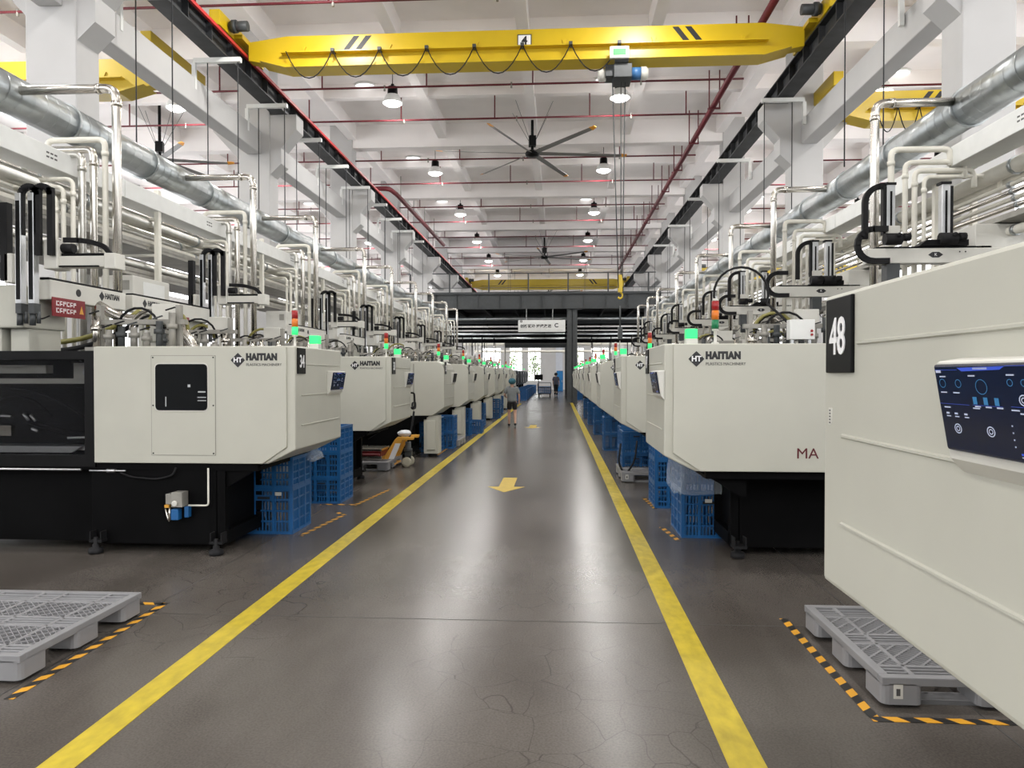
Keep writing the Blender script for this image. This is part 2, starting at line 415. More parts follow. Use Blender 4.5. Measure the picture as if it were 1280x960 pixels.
    # logo and lettering on the side cover
    if logo:
        yy = -.0235 if logo == 'near' else D + .0235
        if kind != 'step': yy = -.003 if logo == 'near' else D + .003
        sg = 1 if logo == 'near' else -1
        rot = (90, 0, 0) if sg > 0 else (90, 0, 180)
        x0 = -.59 if sg > 0 else -.20
        g = MB()
        pts = []
        for a in range(4):
            for dd in (-12, 0, 12): pts.append((x0 + sg * .065 + .066 * (1 if dd == 0 else .86) * math.cos(R(90 * a + dd)), 1.78 + .066 * (1 if dd == 0 else .86) * math.sin(R(90 * a + dd))))
        lg = g.prism(pts, 'y', yy - .0015, yy + .0015).build('logo', INK, t)
        text('HT', .062, WINK, lg, (x0 + sg * .065, yy - sg * .002, 1.78), rot, 'logo_lettering', 'CENTER', bold=.002)
        if kind == 'step':
            text('HAITIAN', .08, INK, t, (x0 + sg * .142, yy, 1.807), rot, 'brand_lettering', bold=.0065, sx=.84, sp=1.12)
            text('PLASTICS MACHINERY', .036, GREYINK, t, (x0 + sg * .142, yy, 1.738), rot, 'brand_lettering', sx=.92)
    # base
    bm_ = BASEM
    MB().box(-4.9, -.36, .02, D - .05, .76, Z0 - .002).build('deck', bm_, t)
    MB().prism([(-.30, Z0 - .004), (-.67, .6), (-.72, .6), (-.72, Z0 - .004)], 'y', .05, .12).build('bracket', bm_, t)
    MB().prism([(-.30, Z0 - .004), (-.67, .6), (-.72, .6), (-.72, Z0 - .004)], 'y', D - .2, D - .12).build('bracket', bm_, t)
    MB().box(-1.95, -.74, .02, D - .5, .075, .77).box(-.76, -.67, .02, .1, .075, .77).box(-.76, -.67, D - .58, D - .5, .075, .77).box(-.76, -.67, .08, D - .52, .075, .2).build('base_frame', bm_, t, bevel=.006)
    MB().box(-4.9, -1.95, .12, D - .4, .075, .77).build('machine_bed', bm_, t)
    if base == 'cream':
        MB().box(-.42, -.12, .06, .4, .07, Z0).box(-.36, -.18, .02, .08, .15, Z0 - .1).build('support_leg', CREAM, t, bevel=.01)
        MB().lathe([(.09, .002), (.09, .05), (.05, .07)], (-.27, .22, 0), 10).build('levelling_foot', RUBBER, t)
    for x in (-.72, -1.86, -3.2):
        for y in (-.06, D - .42):
            if y > 0 and x != -.72: continue
            MB().lathe([(.062, .003), (.066, .02), (.06, .05), (.03, .055), (.03, .085), (.018, .09), (.018, .15)], (x, y, 0), 10).box(x - .06, x + .06, y - .01, y + .1, .10, .125).box(x - .055, x - .045, y - .01, y + .1, .12, .2).box(x + .045, x + .055, y - .01, y + .1, .12, .2).build('levelling_foot', RUBBER, t)
    # signal lights
    if not tower: return t
    tx, ty = -tower[0], tower[1]
    tw = MB().lathe([(.035, 0), (.03, .015), (.013, .02), (.013, .11), (.028, .115), (.028, .13)], (tx, ty, Z1), 10).build('signal_tower', CREAM2, t)
    MB().lathe([(.029, .37), (.02, .39), (.006, .392)], (tx, ty, Z1), 10).build('tower_cap', CREAM2, tw)
    for i, mm in enumerate((GREENE if lit else GREENO, AMBER, REDL)):
        MB().cyl((tx, ty, Z1 + .13 + .08 * i), (tx, ty, Z1 + .208 + .08 * i), .031, 12).build('tower_light', mm, tw)
    if gbox:
        gx, gy = -gbox[0], gbox[1]
        gb = MB().box(gx - .07, gx + .03, gy - .05, gy + .05, Z1, Z1 + .05).build('indicator_box', CREAM2, t, bevel=.005)
        MB().box(gx - .068, gx + .028, gy - .048, gy + .048, Z1 + .05, Z1 + .135).build('indicator_light', GREENE, gb, bevel=.006)
    return t
def plain_guard(t, D):
    g = MB().box(-4.9, -1.91, .0, D - .02, .832, 1.87).build('safety_guard', BLACK, t, bevel=.01)
    MB().box(-3.3, -2.05, -.006, .001, .95, 1.78).box(-4.75, -3.45, -.006, .001, .95, 1.78).build('guard_pane', GLASSB, g)
def black_guard(t, D):
    # acrylic guarded injection side of the machine (u 1.9 .. 4.9)
    x0, x1 = -4.9, -1.9
    fr = MB()
    fr.box(x0, x1, .0, .04, 1.79, 1.87).box(x0, x1, .0, .04, .79, .9).box(x1 - .10, x1, .0, .04, .9, 1.79).box(x0, x0 + .1, 0, .04, .9, 1.79).box(x0, x1, .04, D, 1.83, 1.87)
    fr.box(x1 - 1.56, x1 - 1.5, 0, .04, .9, 1.79)
    g = fr.build('safety_guard', BLACK, t)
    MB().box(x0 + .1, x1 - .1, .015, .022, .9, 1.79).build('guard_pane', GLASSD, g)
    MB().box(x0, x1, D - .1, D - .06, .83, 1.83).build('guard_back', BLACK, g)
    MB().box(x0, x1 - .1, .30, .40, 1.56, 1.61).box(-2.28, -2.05, .26, .32, 1.60, 1.76).box(-3.3, -2.55, .25, .35, 1.66, 1.74).cyl((-4.5, .3, 1.69), (-2.6, .3, 1.69), .03, 10).build('injection_rail', CREAM2, t)
    MB().lathe([(.03, 0), (.045, 0), (.045, .02), (.03, .02)], (0, 0, 0), 12).build('rail_ring', ALU, t, (-2.12, .24, 1.67)).rotation_euler = (R(90), 0, 0)
    MB().box(-4.8, -2.08, .14, .34, .93, .97).prism([(-4.8, .97), (-2.1, .97), (-2.2, .91), (-4.8, .91)], 'y', .1, .14).build('drip_rail', ALU, t)
    for pts in (((-2.95, .3, 1.52), (-2.7, .25, 1.5), (-2.35, .25, 1.36), (-2.0, .25, 1.10)), ((-2.75, .22, 1.24), (-2.6, .22, 1.18), (-2.3, .22, 1.10), (-2.02, .22, 1.08)), ((-2.72, .22, 1.18), (-2.55, .22, 1.13), (-2.3, .22, 1.06), (-2.02, .22, 1.04)), ((-3.2, .3, 1.3), (-3.0, .28, 1.45), (-2.7, .26, 1.42), (-2.5, .26, 1.25))):
        MB().tube(bend(pts, .12), .011, 6).build('oil_hose', RUBBER, t)
    for a, b in (((-2.75, .21, 1.27), (-2.70, .21, 1.21)), ((-2.68, .21, 1.26), (-2.63, .21, 1.20)), ((-2.66, .2, 1.13), (-2.60, .2, 1.10)), ((-3.0, .24, 1.25), (-2.9, .24, 1.24)), ((-2.3, .2, 1.04), (-2.03, .2, 1.05))):
        MB().cyl(a, b, .014, 8).build('hose_fitting', ALU, t)
    for pts in (((-2.25, .24, 1.62), (-3.0, .24, 1.0)),): MB().box(-3.1, -2.95, .3, .36, 1.05, 1.15).build('terminal_block', STEEL, t)
    MB().cyl((-4.9, -.01, .765), (-2.03, -.01, .765), .011, 8).cyl((-1.95, -.01, .757), (-1.6, -.01, .757), .008, 8).cyl((-1.78, -.01, .757), (-1.70, -.01, .757), .018, 8).build('guide_rod', ALU, t)
MACH = []
def place(t, x, y, rz, label, grp=None):
    t.location = (x, y, 0); t.rotation_euler = (0, 0, rz)
    tag(t, label, 'machine', grp or 'injection moulding machines along the aisle'); MACH.append(t); return t
DL, DR = 1.42, 1.28
LY = [6.58, 10.5, 14.45, 18.4, 22.35, 26.3, 30.25, 34.2, 38.1]
RY = [1.27, 6.3, 10.45, 14.3, 18.25, 22.2, 26.15, 30.1, 34.05, 38.0]
t34 = machine(DL, 'step', 'near', 34)
black_guard(t34, DL)
# inspection window with screwed panel on the near side
MB().prism(rrect(-1.345, -.735, .905, 1.825, .004), 'y', -.0245, -.02).build('window_panel', SEAM, t34)
wp = MB().prism(rrect(-1.34, -.74, .91, 1.82, .004), 'y', -.0265, -.02).build('window_panel', CREAM, t34)
MB().prism(rrect(-1.31, -.80, 1.31, 1.755, .04), 'y', -.030, -.02).build('window_gasket', CREAM2, wp)
MB().prism(rrect(-1.30, -.81, 1.32, 1.745, .035), 'y', -.034, -.02).build('window_pane', GLASSB, wp)
for x in (-1.325, -.755):
    for z in (.925, 1.365, 1.805): MB().cyl((x, -.031, z), (x, -.02, z), .007, 8).build('screw', RUBBER, wp)
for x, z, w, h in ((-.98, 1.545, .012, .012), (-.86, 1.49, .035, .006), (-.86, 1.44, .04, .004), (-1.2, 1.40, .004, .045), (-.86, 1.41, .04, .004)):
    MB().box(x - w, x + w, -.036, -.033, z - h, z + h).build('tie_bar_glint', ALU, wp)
# lubrication unit
lu = MB().box(-1.12, -1.02, -.1, .02, .44, .575).box(-1.19, -1.12, -.07, .02, .46, .555).build('lubricator', TRAY, t34, bevel=.004)
MB().lathe([(.026, 0), (.026, .012), (.02, .014)], (0, 0, 0), 14).build('pressure_gauge', CREAM2, lu, (-1.085, -.1, .475)).rotation_euler = (R(90), 0, 0)
MB().box(-1.13, -1.06, -.09, -.02, .32, .42).box(-1.02, -.98, -.06, .0, .34, .44).build('oil_cup', BLUE, lu, bevel=.006)
MB().box(-1.2, -1.16, -.07, -.03, .43, .455).build('valve_cap', JACKY, lu)
MB().tube([(-1.2, -.05, .42), (-1.18, -.05, .33), (-1.165, -.05, .30)], .008, 6).tube([(-1.16, -.05, .43), (-1.16, -.05, .31)], .012, 6).build('drain_valve', STEEL, lu)
MB().tube(bend([(-1.0, -.02, .445), (-.81, -.02, .445), (-.81, -.02, .79)], .03), .009, 8).build('air_line', PWHITE, t34)
MB().tube(bend([(-1.65, -.01, .74), (-1.55, -.01, .70), (-1.3, -.01, .68), (-1.15, -.01, .72), (-1.12, -.01, .79)], .1), .009, 6).build('cable', RUBBER, t34)
place(t34, XL, LY[0], 0, 'cream moulding machine with black plate 34, inspection window and dark acrylic guard')
t33 = machine(DL, 'step', 'near', 33)
place(t33, XL - .01, LY[1], 0, 'cream moulding machine with lettered logo, next behind the one with plate 34')
MB().tube(bend([(.0, DL + .02, 1.35), (.05, DL + .05, 1.34), (.06, DL + .05, 1.12), (0, DL + .02, 1.1)], .04), .016, 6).build('door_handle', RUBBER, t33)
for i, y in enumerate(LY[2:]):
    t = machine(DL, 'cham', None, 32 - i, detail=0, base='cream')
    place(t, -2.24, y, 0, 'cream moulding machine with rounded top edge, %s behind the plate 34 machine' % ORD[i + 1])
t48 = machine(DR, 'step', None, 48, gbox=None, tower=None)
place(t48, XR, RY[0] + DR, math.pi, 'cream moulding machine with black plate 48 and lit control screen')
lab = MB().box(.0, .003, .05, .075, 1.485, 1.54).build('paper_label', CREAM2, t48)
for i in range(5): MB().box(.003, .0036, .056, .069, 1.489 + i * .01, 1.494 + i * .01).build('label_print', GREYINK, lab)
t47 = machine(DR, 'step', 'far', 47, lit=False, tower=(.45, DR - .12), gbox=(.24, DR - .2))
text('MA', .125, MARED, t47, (-1.09, DR + .0235, .985), (90, 0, 180), 'model_lettering', sx=1.02)
place(t47, XR, RY[1] + DR, math.pi, 'cream moulding machine with maroon letters MA and unlit signal tower')
t46 = machine(DR, 'step', 'far', 46, tower=(.5, .5), gbox=(.1, .3))
place(t46, XR - .01, RY[2] + DR, math.pi, 'cream moulding machine with stepped cover, first behind the one lettered MA')
for i, y in enumerate(RY[3:]):
    t = machine(DR, 'cham', 'far', 45 - i, detail=0, tower=(.35, .6))
    place(t, .82, y + DR, math.pi, 'cream moulding machine with chamfered top, %s behind the one lettered MA' % ORD[i + 1])
for t in MACH[1:]: plain_guard(t, DL if t.rotation_euler.z == 0 else DR)
# far rows beyond the footbridge
FM = MB().box(-3, 0, 0, 1.3, .5, 1.9)
far = empty('moulding_machine')
MB().prism([(-.1, 1.95), (0, 1.85), (0, 1.0), (-.2, .8), (-2, .8), (-2, 1.95)], 'y', 0, 1.3).build('guard_casing', DARKST, far)
MB().box(-2, -.4, .1, 1.2, .05, .8).build('base_frame', BASEM, far)
MB().box(-.002, .05, .8, 1.15, 1.4, 1.7).build('control_panel', BLACK, far)
tw = MB().cyl((-.3, .6, 1.95), (-.3, .6, 2.1), .015, 6).build('signal_tower', CREAM2, far)
MB().cyl((-.3, .6, 2.1), (-.3, .6, 2.2), .045, 8).build('tower_light', GREENE, tw)
fs = spec(far)
tag(far, 'dark grey moulding machine beyond the footbridge', 'machine', 'dark machines beyond the footbridge')
far.location = (-2.9, 46, 0)
for i, y in enumerate((50, 54, 58, 62, 66, 70)):
    c = clone(fs); c.location = (-2.9, y, 0)
for i, y in enumerate((47, 51, 55, 59, 63, 67, 71)):
    c = clone(fs); c.location = (1.75, y + 1.3, 0); c.rotation_euler = (0, 0, math.pi)
# ------------------------------------------------------------------ crane runway beams
def runway(xc, s, label):
    o = empty('crane_runway', (xc, YBEG, 0)); tag(o, label, 'crane rail')
    ys = [c + .3 - YBEG for c in COLY]
    for i in range(len(ys) - 1):
        a, b = ys[i] + .006, ys[i + 1] - .006
        MB().box(-.2, .2, a, b, 8.6, 8.63).box(-.015, .015, a, b, 8.63, 9.08).box(-.16, .16, a, b, 9.08, 9.11).build('girder', RAILM, o)
        n = 8
        for j in range(n): 
            y = a + (b - a) * (j + .5) / n
            MB().box(-.15, -.015, y - .012, y + .012, 8.63, 9.08).box(.015, .15, y - .012, y + .012, 8.63, 9.08).build('stiffener', RAILM, o)
    MB().box(-.04, .04, ys[0], ys[-1], 9.11, 9.2).build('rail', DARKST, o)
    if s > 0: MB().box(.2, .26, ys[0], ys[-1], 8.96, 9.03).build('bus_bar', REDC, o)
    return o
runway(-7.42, 1, 'dark steel crane runway beam with a red bus bar along the left column row')
runway(5.70, -1, 'dark steel crane runway beam without bus bar along the right column row')
# hanger brackets with thin rods carrying the pipe racks
def hanger(x, y, s, zb, grp, n):
    o = empty('hanger_bracket', (x, y, 0))
    MB().box(min(0, s * 1.05), max(0, s * 1.05), -.05, .05, 8.46, 8.56).box(-.04, .04, -.04, .04, 7.9, 8.46).build('arm', TRUNK, o)
    for q in (.3, .98): MB().cyl((s * q, 0, zb), (s * q, 0, 8.5), .012, 6).build('rod', RAILM, o)
    tag(o, 'white hanger bracket with rods, %s %s' % (ORD[n], grp), 'bracket', 'hanger brackets ' + grp)
for k in range(10): hanger(-7.95, 13.0 + k * 2.75, 1, 5.4, 'beside the runway beam with the red bus bar', k)
for k in range(6): hanger(6.15, 13.7 + k * 5.2, -1, 5.4, 'beside the runway beam without bus bar', k)

# ------------------------------------------------------------------ overhead cranes
def crane(xa, xb, y, z0, z1, label, m=YEL, number=None, hoist=None, festoon=True):
    o = empty('overhead_crane', (0, y, 0)); tag(o, label, 'crane')
    w = .28; e = .9
    MB().prism([(xa, z0 + .22), (xa + e, z0 + .06), (xb - e, z0 + .06), (xb, z0 + .22), (xb, z1 - .12), (xb - e, z1), (xa + e, z1), (xa, z1 - .12)], 'y', -w / 2, w / 2).build('girder', m, o, bevel=.01)
    MB().prism([(xa + .3, z0 + .16), (xa + e, z0), (xb - e, z0), (xb - .3, z0 + .16), (xb - e, z0 + .06), (xa + e, z0 + .06)], 'y', -.28, .28).build('lower_flange', m, o)
    MB().box(xa + e * .9, xb - e * .9, -w / 2 - .16, -w / 2 + .002, z0 + .32, z0 + .345).build('cable_rail', m, o)
    for x, s in ((xa - .3, 1), (xb + .28, -1)):
        MB().box(min(x, x + s * .31), max(x, x + s * .31), -.5, .5, z0 + .57, z0 + .66).build('end_plate', m, o)
        t = MB().box(x - .12, x + .12, -1.2, 1.2, z0 + .56, z0 + .9).build('end_truck', m, o, bevel=.015)
        for yy in (-.95, .95): 
            wv = MB().cyl((-.06, 0, 0), (.06, 0, 0), .15, 14).build('wheel', DARKST, t, (x, yy, z0 + .70))
        MB().cyl((x + s * .15, -.75, z0 + .72), (x + s * .55, -.75, z0 + .72), .11, 12).cyl((x + s * .2, -.75, z0 + .72), (x + s * .3, -.75, z0 + .72), .14, 12).build('drive_motor', DARKST, o)
    L = xb - xa
    for x, s in ((xa + .19 * L, 1), (xb - .19 * L, -1)):
        for d in (0, .28):
            MB().add([(x + d * s - s * .22, -w / 2 - .003, z1 - .42), (x + d * s - s * .08, -w / 2 - .003, z1 - .42), (x + d * s + s * .22, -w / 2 - .003, z1 - .04), (x + d * s + s * .08, -w / 2 - .003, z1 - .04)], [(0, 1, 2, 3)]).build('warning_stripe', INK, o)
    for x in [xa + 1.3 + i * (L - 2.6) / 5 for i in range(6)]:
        MB().prism([(x - .06, z0 + .5), (x + .06, z0 + .5), (x, z0 + .36)], 'y', -w / 2 - .03, -w / 2 + .002).build('gusset', m, o)
    if number:
        p = MB().box(-.02 + hoist - 2.25, .3 + hoist - 2.25, -w / 2 - .02, -w / 2 + .002, z1 - .42, z1 - .12).box(0 + hoist - 2.25, .28 + hoist - 2.25, -w / 2 - .022, -w / 2 - .018, z1 - .40, z1 - .14, 1).build('number_board', [INK, WINK], o)
        text(number, .26, INK, p, (hoist - 2.11, -w / 2 - .024, z1 - .27), name='digits', align='CENTER', bold=.008)
    if festoon:
        xe = hoist if hoist is not None else xb - 1
        n = festoon if isinstance(festoon, int) and festoon > 1 else 7
        xs = [xa + .95 + (xe - xa - .95) * i / n for i in range(n + 1)]
        for i in range(n):
            a, b = xs[i], xs[i + 1]; sag = .62 if hoist is not None else .8
            MB().tube([(a + (b - a) * t / 10, -w / 2 - .19, z0 + .33 - sag * (1 - (2 * t / 10 - 1) ** 2)) for t in range(11)], .013, 6).build('festoon_cable', RUBBER, o)
            MB().box(b - .04, b + .04, -w / 2 - .22, -w / 2 - .04, z0 + .3, z0 + .37).build('cable_trolley', DARKST, o)
    if hoist is not None and number:
        h = hoist
        hb = MB().box(h - .12, h + .28, -.3, .3, z0 - .42, z0 - .12).box(h - .3, h - .1, -.2, .2, z0 - .36, z0 - .1).box(h - .1, h + .2, -.34, -.22, z0 - .1, z0 + .02).build('hoist', DARKST, o, bevel=.01)
        MB().lathe([(.13, 0), (.14, .05), (.14, .14), (.1, .18)], (0, 0, 0), 14).build('drum_cover', CREAM2, hb, (h - .28, 0, z0 - .26)).rotation_euler = (0, R(-90), 0)
        MB().cyl((h + .28, 0, z0 - .24), (h + .5, 0, z0 - .24), .14, 14).build('hoist_motor', mat('motor_blue', (.05, .16, .36), .4), hb)
        MB().lathe([(.15, 0), (.15, .12), (.08, .17)], (0, 0, 0), 14).build('motor_cover', CREAM2, hb, (h + .5, 0, z0 - .24)).rotation_euler = (0, R(90), 0)
        sg = MB().box(h - .22, h + .2, -.44, -.36, z0 - .06, z0 + .2).box(h - .15, h + .13, -.445, -.43, z0, z0 + .14, 1).build('electrical_box', [CREAM2, mat('plate_green', (.05, .30, .10), .5)], hb, bevel=.01)
        for dx, q, zz in ((-.14, -.1, 3.6), (.06, .0, 3.6), (.16, .05, 3.6)):
            MB().cyl((h + dx, q, z0 - .3), (h + .05 + dx * .3, q * .4, zz), .012, 6).build('hoist_rope', DARKST, hb)
        MB().prism([(-.08, -.32), (.08, -.32), (.1, 0), (.06, .2), (-.06, .2), (-.1, 0)], 'y', -.07, .07).tube(arc((0, 0, -.42), .09, 90, -150, 8), .03, 8).build('hook_block', YEL, hb, (h + .05, 0, 3.75)).scale = (.6, .6, .75)
        MB().cyl((h + .05, -.02, 2.7), (h + .05, -.02, 3.2), .02, 6).box(h + 0, h + .1, -.07, .02, 2.45, 2.72).build('pendant_control', DARKST, hb)
    return o
crane(-7.12, 5.42, 16.8, 8.66, 9.42, 'bright yellow overhead crane with number board 4 and blue hoist', number='4', hoist=1.36)
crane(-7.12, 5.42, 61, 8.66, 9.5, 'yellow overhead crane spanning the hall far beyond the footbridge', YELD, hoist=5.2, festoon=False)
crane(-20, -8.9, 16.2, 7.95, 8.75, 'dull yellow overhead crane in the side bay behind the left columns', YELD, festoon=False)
crane(6.95, 18.5, 19.2, 7.95, 8.75, 'yellow overhead crane with looped cables in the side bay behind the right columns', YEL, hoist=12.5, festoon=9)
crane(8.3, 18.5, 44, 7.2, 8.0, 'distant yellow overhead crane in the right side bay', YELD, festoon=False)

# ------------------------------------------------------------------ lamps, ceiling discs, fans
lamp = empty('high_bay_lamp')
lb = MB().lathe([(.02, .62), (.05, .62), (.05, .54), (.15, .53), (.16, .30), (.20, .28)], (0, 0, 0), 14).build('heat_sink', BLACK, lamp)
MB().lathe([(.20, .28), (.30, .06), (.31, .03), (.29, .03), (.19, .27)], (0, 0, 0), 18).build('lamp_shade', TRUNK, lamp)
MB().lathe([(1e-4, -.07), (.12, -.06), (.22, -.02), (.29, .035), (.295, .05), (1e-4, .06)], (0, 0, 0), 18).build('diffuser', LAMPE, lamp)
MB().cyl((0, 0, .6), (0, 0, 1.1), .012, 6).build('cord', BLACK, lamp)
ls = spec(lamp)
LIGHT = bpy.data.lights.new('lamp_light', 'AREA'); LIGHT.shape = 'DISK'; LIGHT.size = .55; LIGHT.energy = LAMP_W; LIGHT.color = (1, .975, .94)
CEIL_FILL = bpy.data.lights.new('ceiling_fill', 'POINT'); CEIL_FILL.energy = 34; CEIL_FILL.shadow_soft_size = .2; CEIL_FILL.color = (1, .975, .95)  # unseen point light added below each lamp to brighten the ceiling
def put_lamp(x, y, first=False, lab=None, grp=None):
    c = lamp if first else clone(ls)
    c.location = (x, y, 10.0)
    tag(c, lab + (', %s behind the crane numbered 4' % ORD[int((y - 18) // BAY)] if y > 18 else ', before the crane numbered 4'), 'lamp', grp)
    l = bpy.data.objects.new('bulb', LIGHT); C.objects.link(l); l.parent = c; l.location = (0, 0, -.09)
    l = bpy.data.objects.new('ceiling_fill_light', CEIL_FILL); C.objects.link(l); l.parent = c; l.location = (0, 0, -.3)  # added ceiling fill hung under the diffuser, no bulb of the lamp
first = True
for y in [-8 + BAY * k + .2 for k in range(11)]:
    y = 22.6 - BAY * 4 + BAY * round((y + 9.2) / BAY)
    for x, lab, grp in ((-5.1, 'high bay lamp over the pallet jack row', 'high bay lamps over the pallet jack row'), (1.88, 'high bay lamp over the MA row', 'high bay lamps over the MA row'),
                        (-12.0, 'high bay lamp in the left side bay', 'high bay lamps in the left side bay'), (-17.5, 'high bay lamp in the left side bay', 'high bay lamps in the left side bay'),
                        (9.6, 'high bay lamp in the right side bay', 'high bay lamps in the right side bay'), (15.2, 'high bay lamp in the right side bay', 'high bay lamps in the right side bay')):
        put_lamp(x, y, first, lab, grp); first = False
disc = empty('ceiling_disc_light')
MB().lathe([(.36, 0), (.38, .03), (.38, .06)], (0, 0, 0), 20).build('rim', TRUNK, disc)
MB().lathe([(1e-4, -.012), (.34, -.01), (.34, .01), (1e-4, .012)], (0, 0, 0), 20).build('diffuser', DISCE, disc)
ds = spec(disc); first = True
for k in range(-1, 6):
    for x in (-6.2, 1.5, -13.5, 10.5):
        c = disc if first else clone(ds); first = False
        c.location = (x, 23.6 + BAY * k, 10.93); tag(c, 'flat round white ceiling light between the ribs', 'ceiling light', 'round ceiling lights')
def fan(x, y, z, r, rot, label):
    o = empty('ceiling_fan', (x, y, z), R(rot)); tag(o, label, 'fan')
    MB().lathe([(1e-3, -.12), (.22, -.1), (.26, 0), (.2, .08), (.08, .1)], (0, 0, 0), 16).build('hub', BLACK, o)
    MB().cyl((0, 0, .1), (0, 0, 10.15 - z + .8), .05, 10).box(-.12, .12, -.12, .12, .25, .6).build('motor_rod', BLACK, o)
    for k in range(4):
        a = R(45 + 90 * k); MB().cyl((.05 * math.cos(a), .05 * math.sin(a), .3), (.9 * math.cos(a), .9 * math.sin(a), 10.9 - z), .008, 5).build('stay_wire', DARKST, o)
    for k in range(6):
        a = R(60 * k); ca, sa = math.cos(a), math.sin(a)
        def P(q, w, h): return (q * ca - w * sa, q * sa + w * ca, h)
        b = MB().add([P(.2, -.08, .03), P(.2, .08, -.03), P(r, .07, -.02), P(r, -.07, .02), P(.2, -.08, .045), P(.2, .08, -.015), P(r, .07, -.005), P(r, -.07, .035)],
                     [(0, 1, 2, 3), (7, 6, 5, 4), (0, 4, 5, 1), (1, 5, 6, 2), (2, 6, 7, 3), (3, 7, 4, 0)]).build('blade', FANG, o)
        MB().add([P(r, -.08, .03), P(r, .08, -.03), P(r + .22, .05, 0), P(r + .22, -.05, .03), P(r, -.08, .045), P(r, .08, -.01), P(r + .22, .05, .015), P(r + .22, -.05, .045)],
                 [(0, 1, 2, 3), (7, 6, 5, 4), (0, 4, 5, 1), (1, 5, 6, 2), (2, 6, 7, 3), (3, 7, 4, 0)]).build('blade_tip', AMBERL, b)
fan(-.88, 25.6, 9.3, 3.1, 8, 'large six bladed ceiling fan hanging nearest behind the crane numbered 4')
fan(-.85, 47.5, 9.2, 3.1, 24, 'large six bladed ceiling fan above the footbridge railing')
fan(-.85, 68, 9.2, 3.1, 40, 'small looking far ceiling fan in front of the distant crane')
fan(-13.6, 24.5, 9.0, 2.2, 15, 'ceiling fan in the side bay behind the left columns')

# ------------------------------------------------------------------ sprinkler pipes
for k, y in enumerate((15.9, 20.7, 23.4, 27.75, 31.2, 35.6, 39.1, 43.5, 47.0, 51.4, 54.9, 59.3)):
    o = empty('sprinkler_pipe', (0, y, 0)); tag(o, 'thin dark red sprinkler pipe crossing the ceiling, ' + ('just before the crane numbered 4' if k == 0 else '%s behind the crane numbered 4' % ORD[k - 1]), 'pipe', 'dark red sprinkler pipes')
    MB().cyl((CL - 11, 0, 9.78), (CR - .9 + (0 if k % 2 else .6), 0, 9.78), .03, 8).cyl((CR + 1.2, 0, 9.5), (WR - 1, 0, 9.5), .03, 8).build('main_run', REDP, o)
    for i in range(9):
        x = -17 + i * 3.0 + (k % 2) * 1.3
        if x < CR - 1: MB().cyl((x, 0, 9.78), (x, 0, 10.5), .022, 6).build('drop_hanger', REDP, o)
    for i in range(5): MB().cyl((-12.1 + i * 3.6, 0, 9.68), (-12.1 + i * 3.6, 0, 9.84), .03, 6).build('sprinkler_head', TRAY, o)
o = empty('fire_main'); tag(o, 'thick red fire main running along the hall over the MA row', 'pipe')
MB().cyl((4.6, 3, 9.6), (4.6, 56, 9.6), .085, 12).build('main_run', REDP, o)
for y in (15.9, 20.7, 22.9, 27.75, 30.0, 35.6, 37.9, 43.5): MB().cyl((4.6, y, 9.6), (4.6, y, 9.78), .04, 8).build('riser', REDP, o)
for i in range(12):
    y = 12.2 + 3.3 * i; MB().box(4.43, 4.77, y - .03, y + .03, 9.46, 9.5).cyl((4.45, y, 9.48), (4.45, y, 10.6), .02, 6).cyl((4.75, y, 9.48), (4.75, y, 10.6), .02, 6).build('hanger', REDP, o)
o = empty('fire_main'); tag(o, 'red fire main bending out from the left columns over the pallet jack row', 'pipe')
MB().tube(bend([(-10.5, 31.2, 9.6), (-7.2, 31.2, 9.6), (-7.1, 32.4, 9.6), (-7.0, 45, 9.6)], .3), .1, 10).build('main_run', REDP, o)
for y in (33, 36, 39, 42): MB().cyl((-7.08, y, 9.65), (-7.08, y, 10.6), .02, 6).build('hanger', TRAY, o)

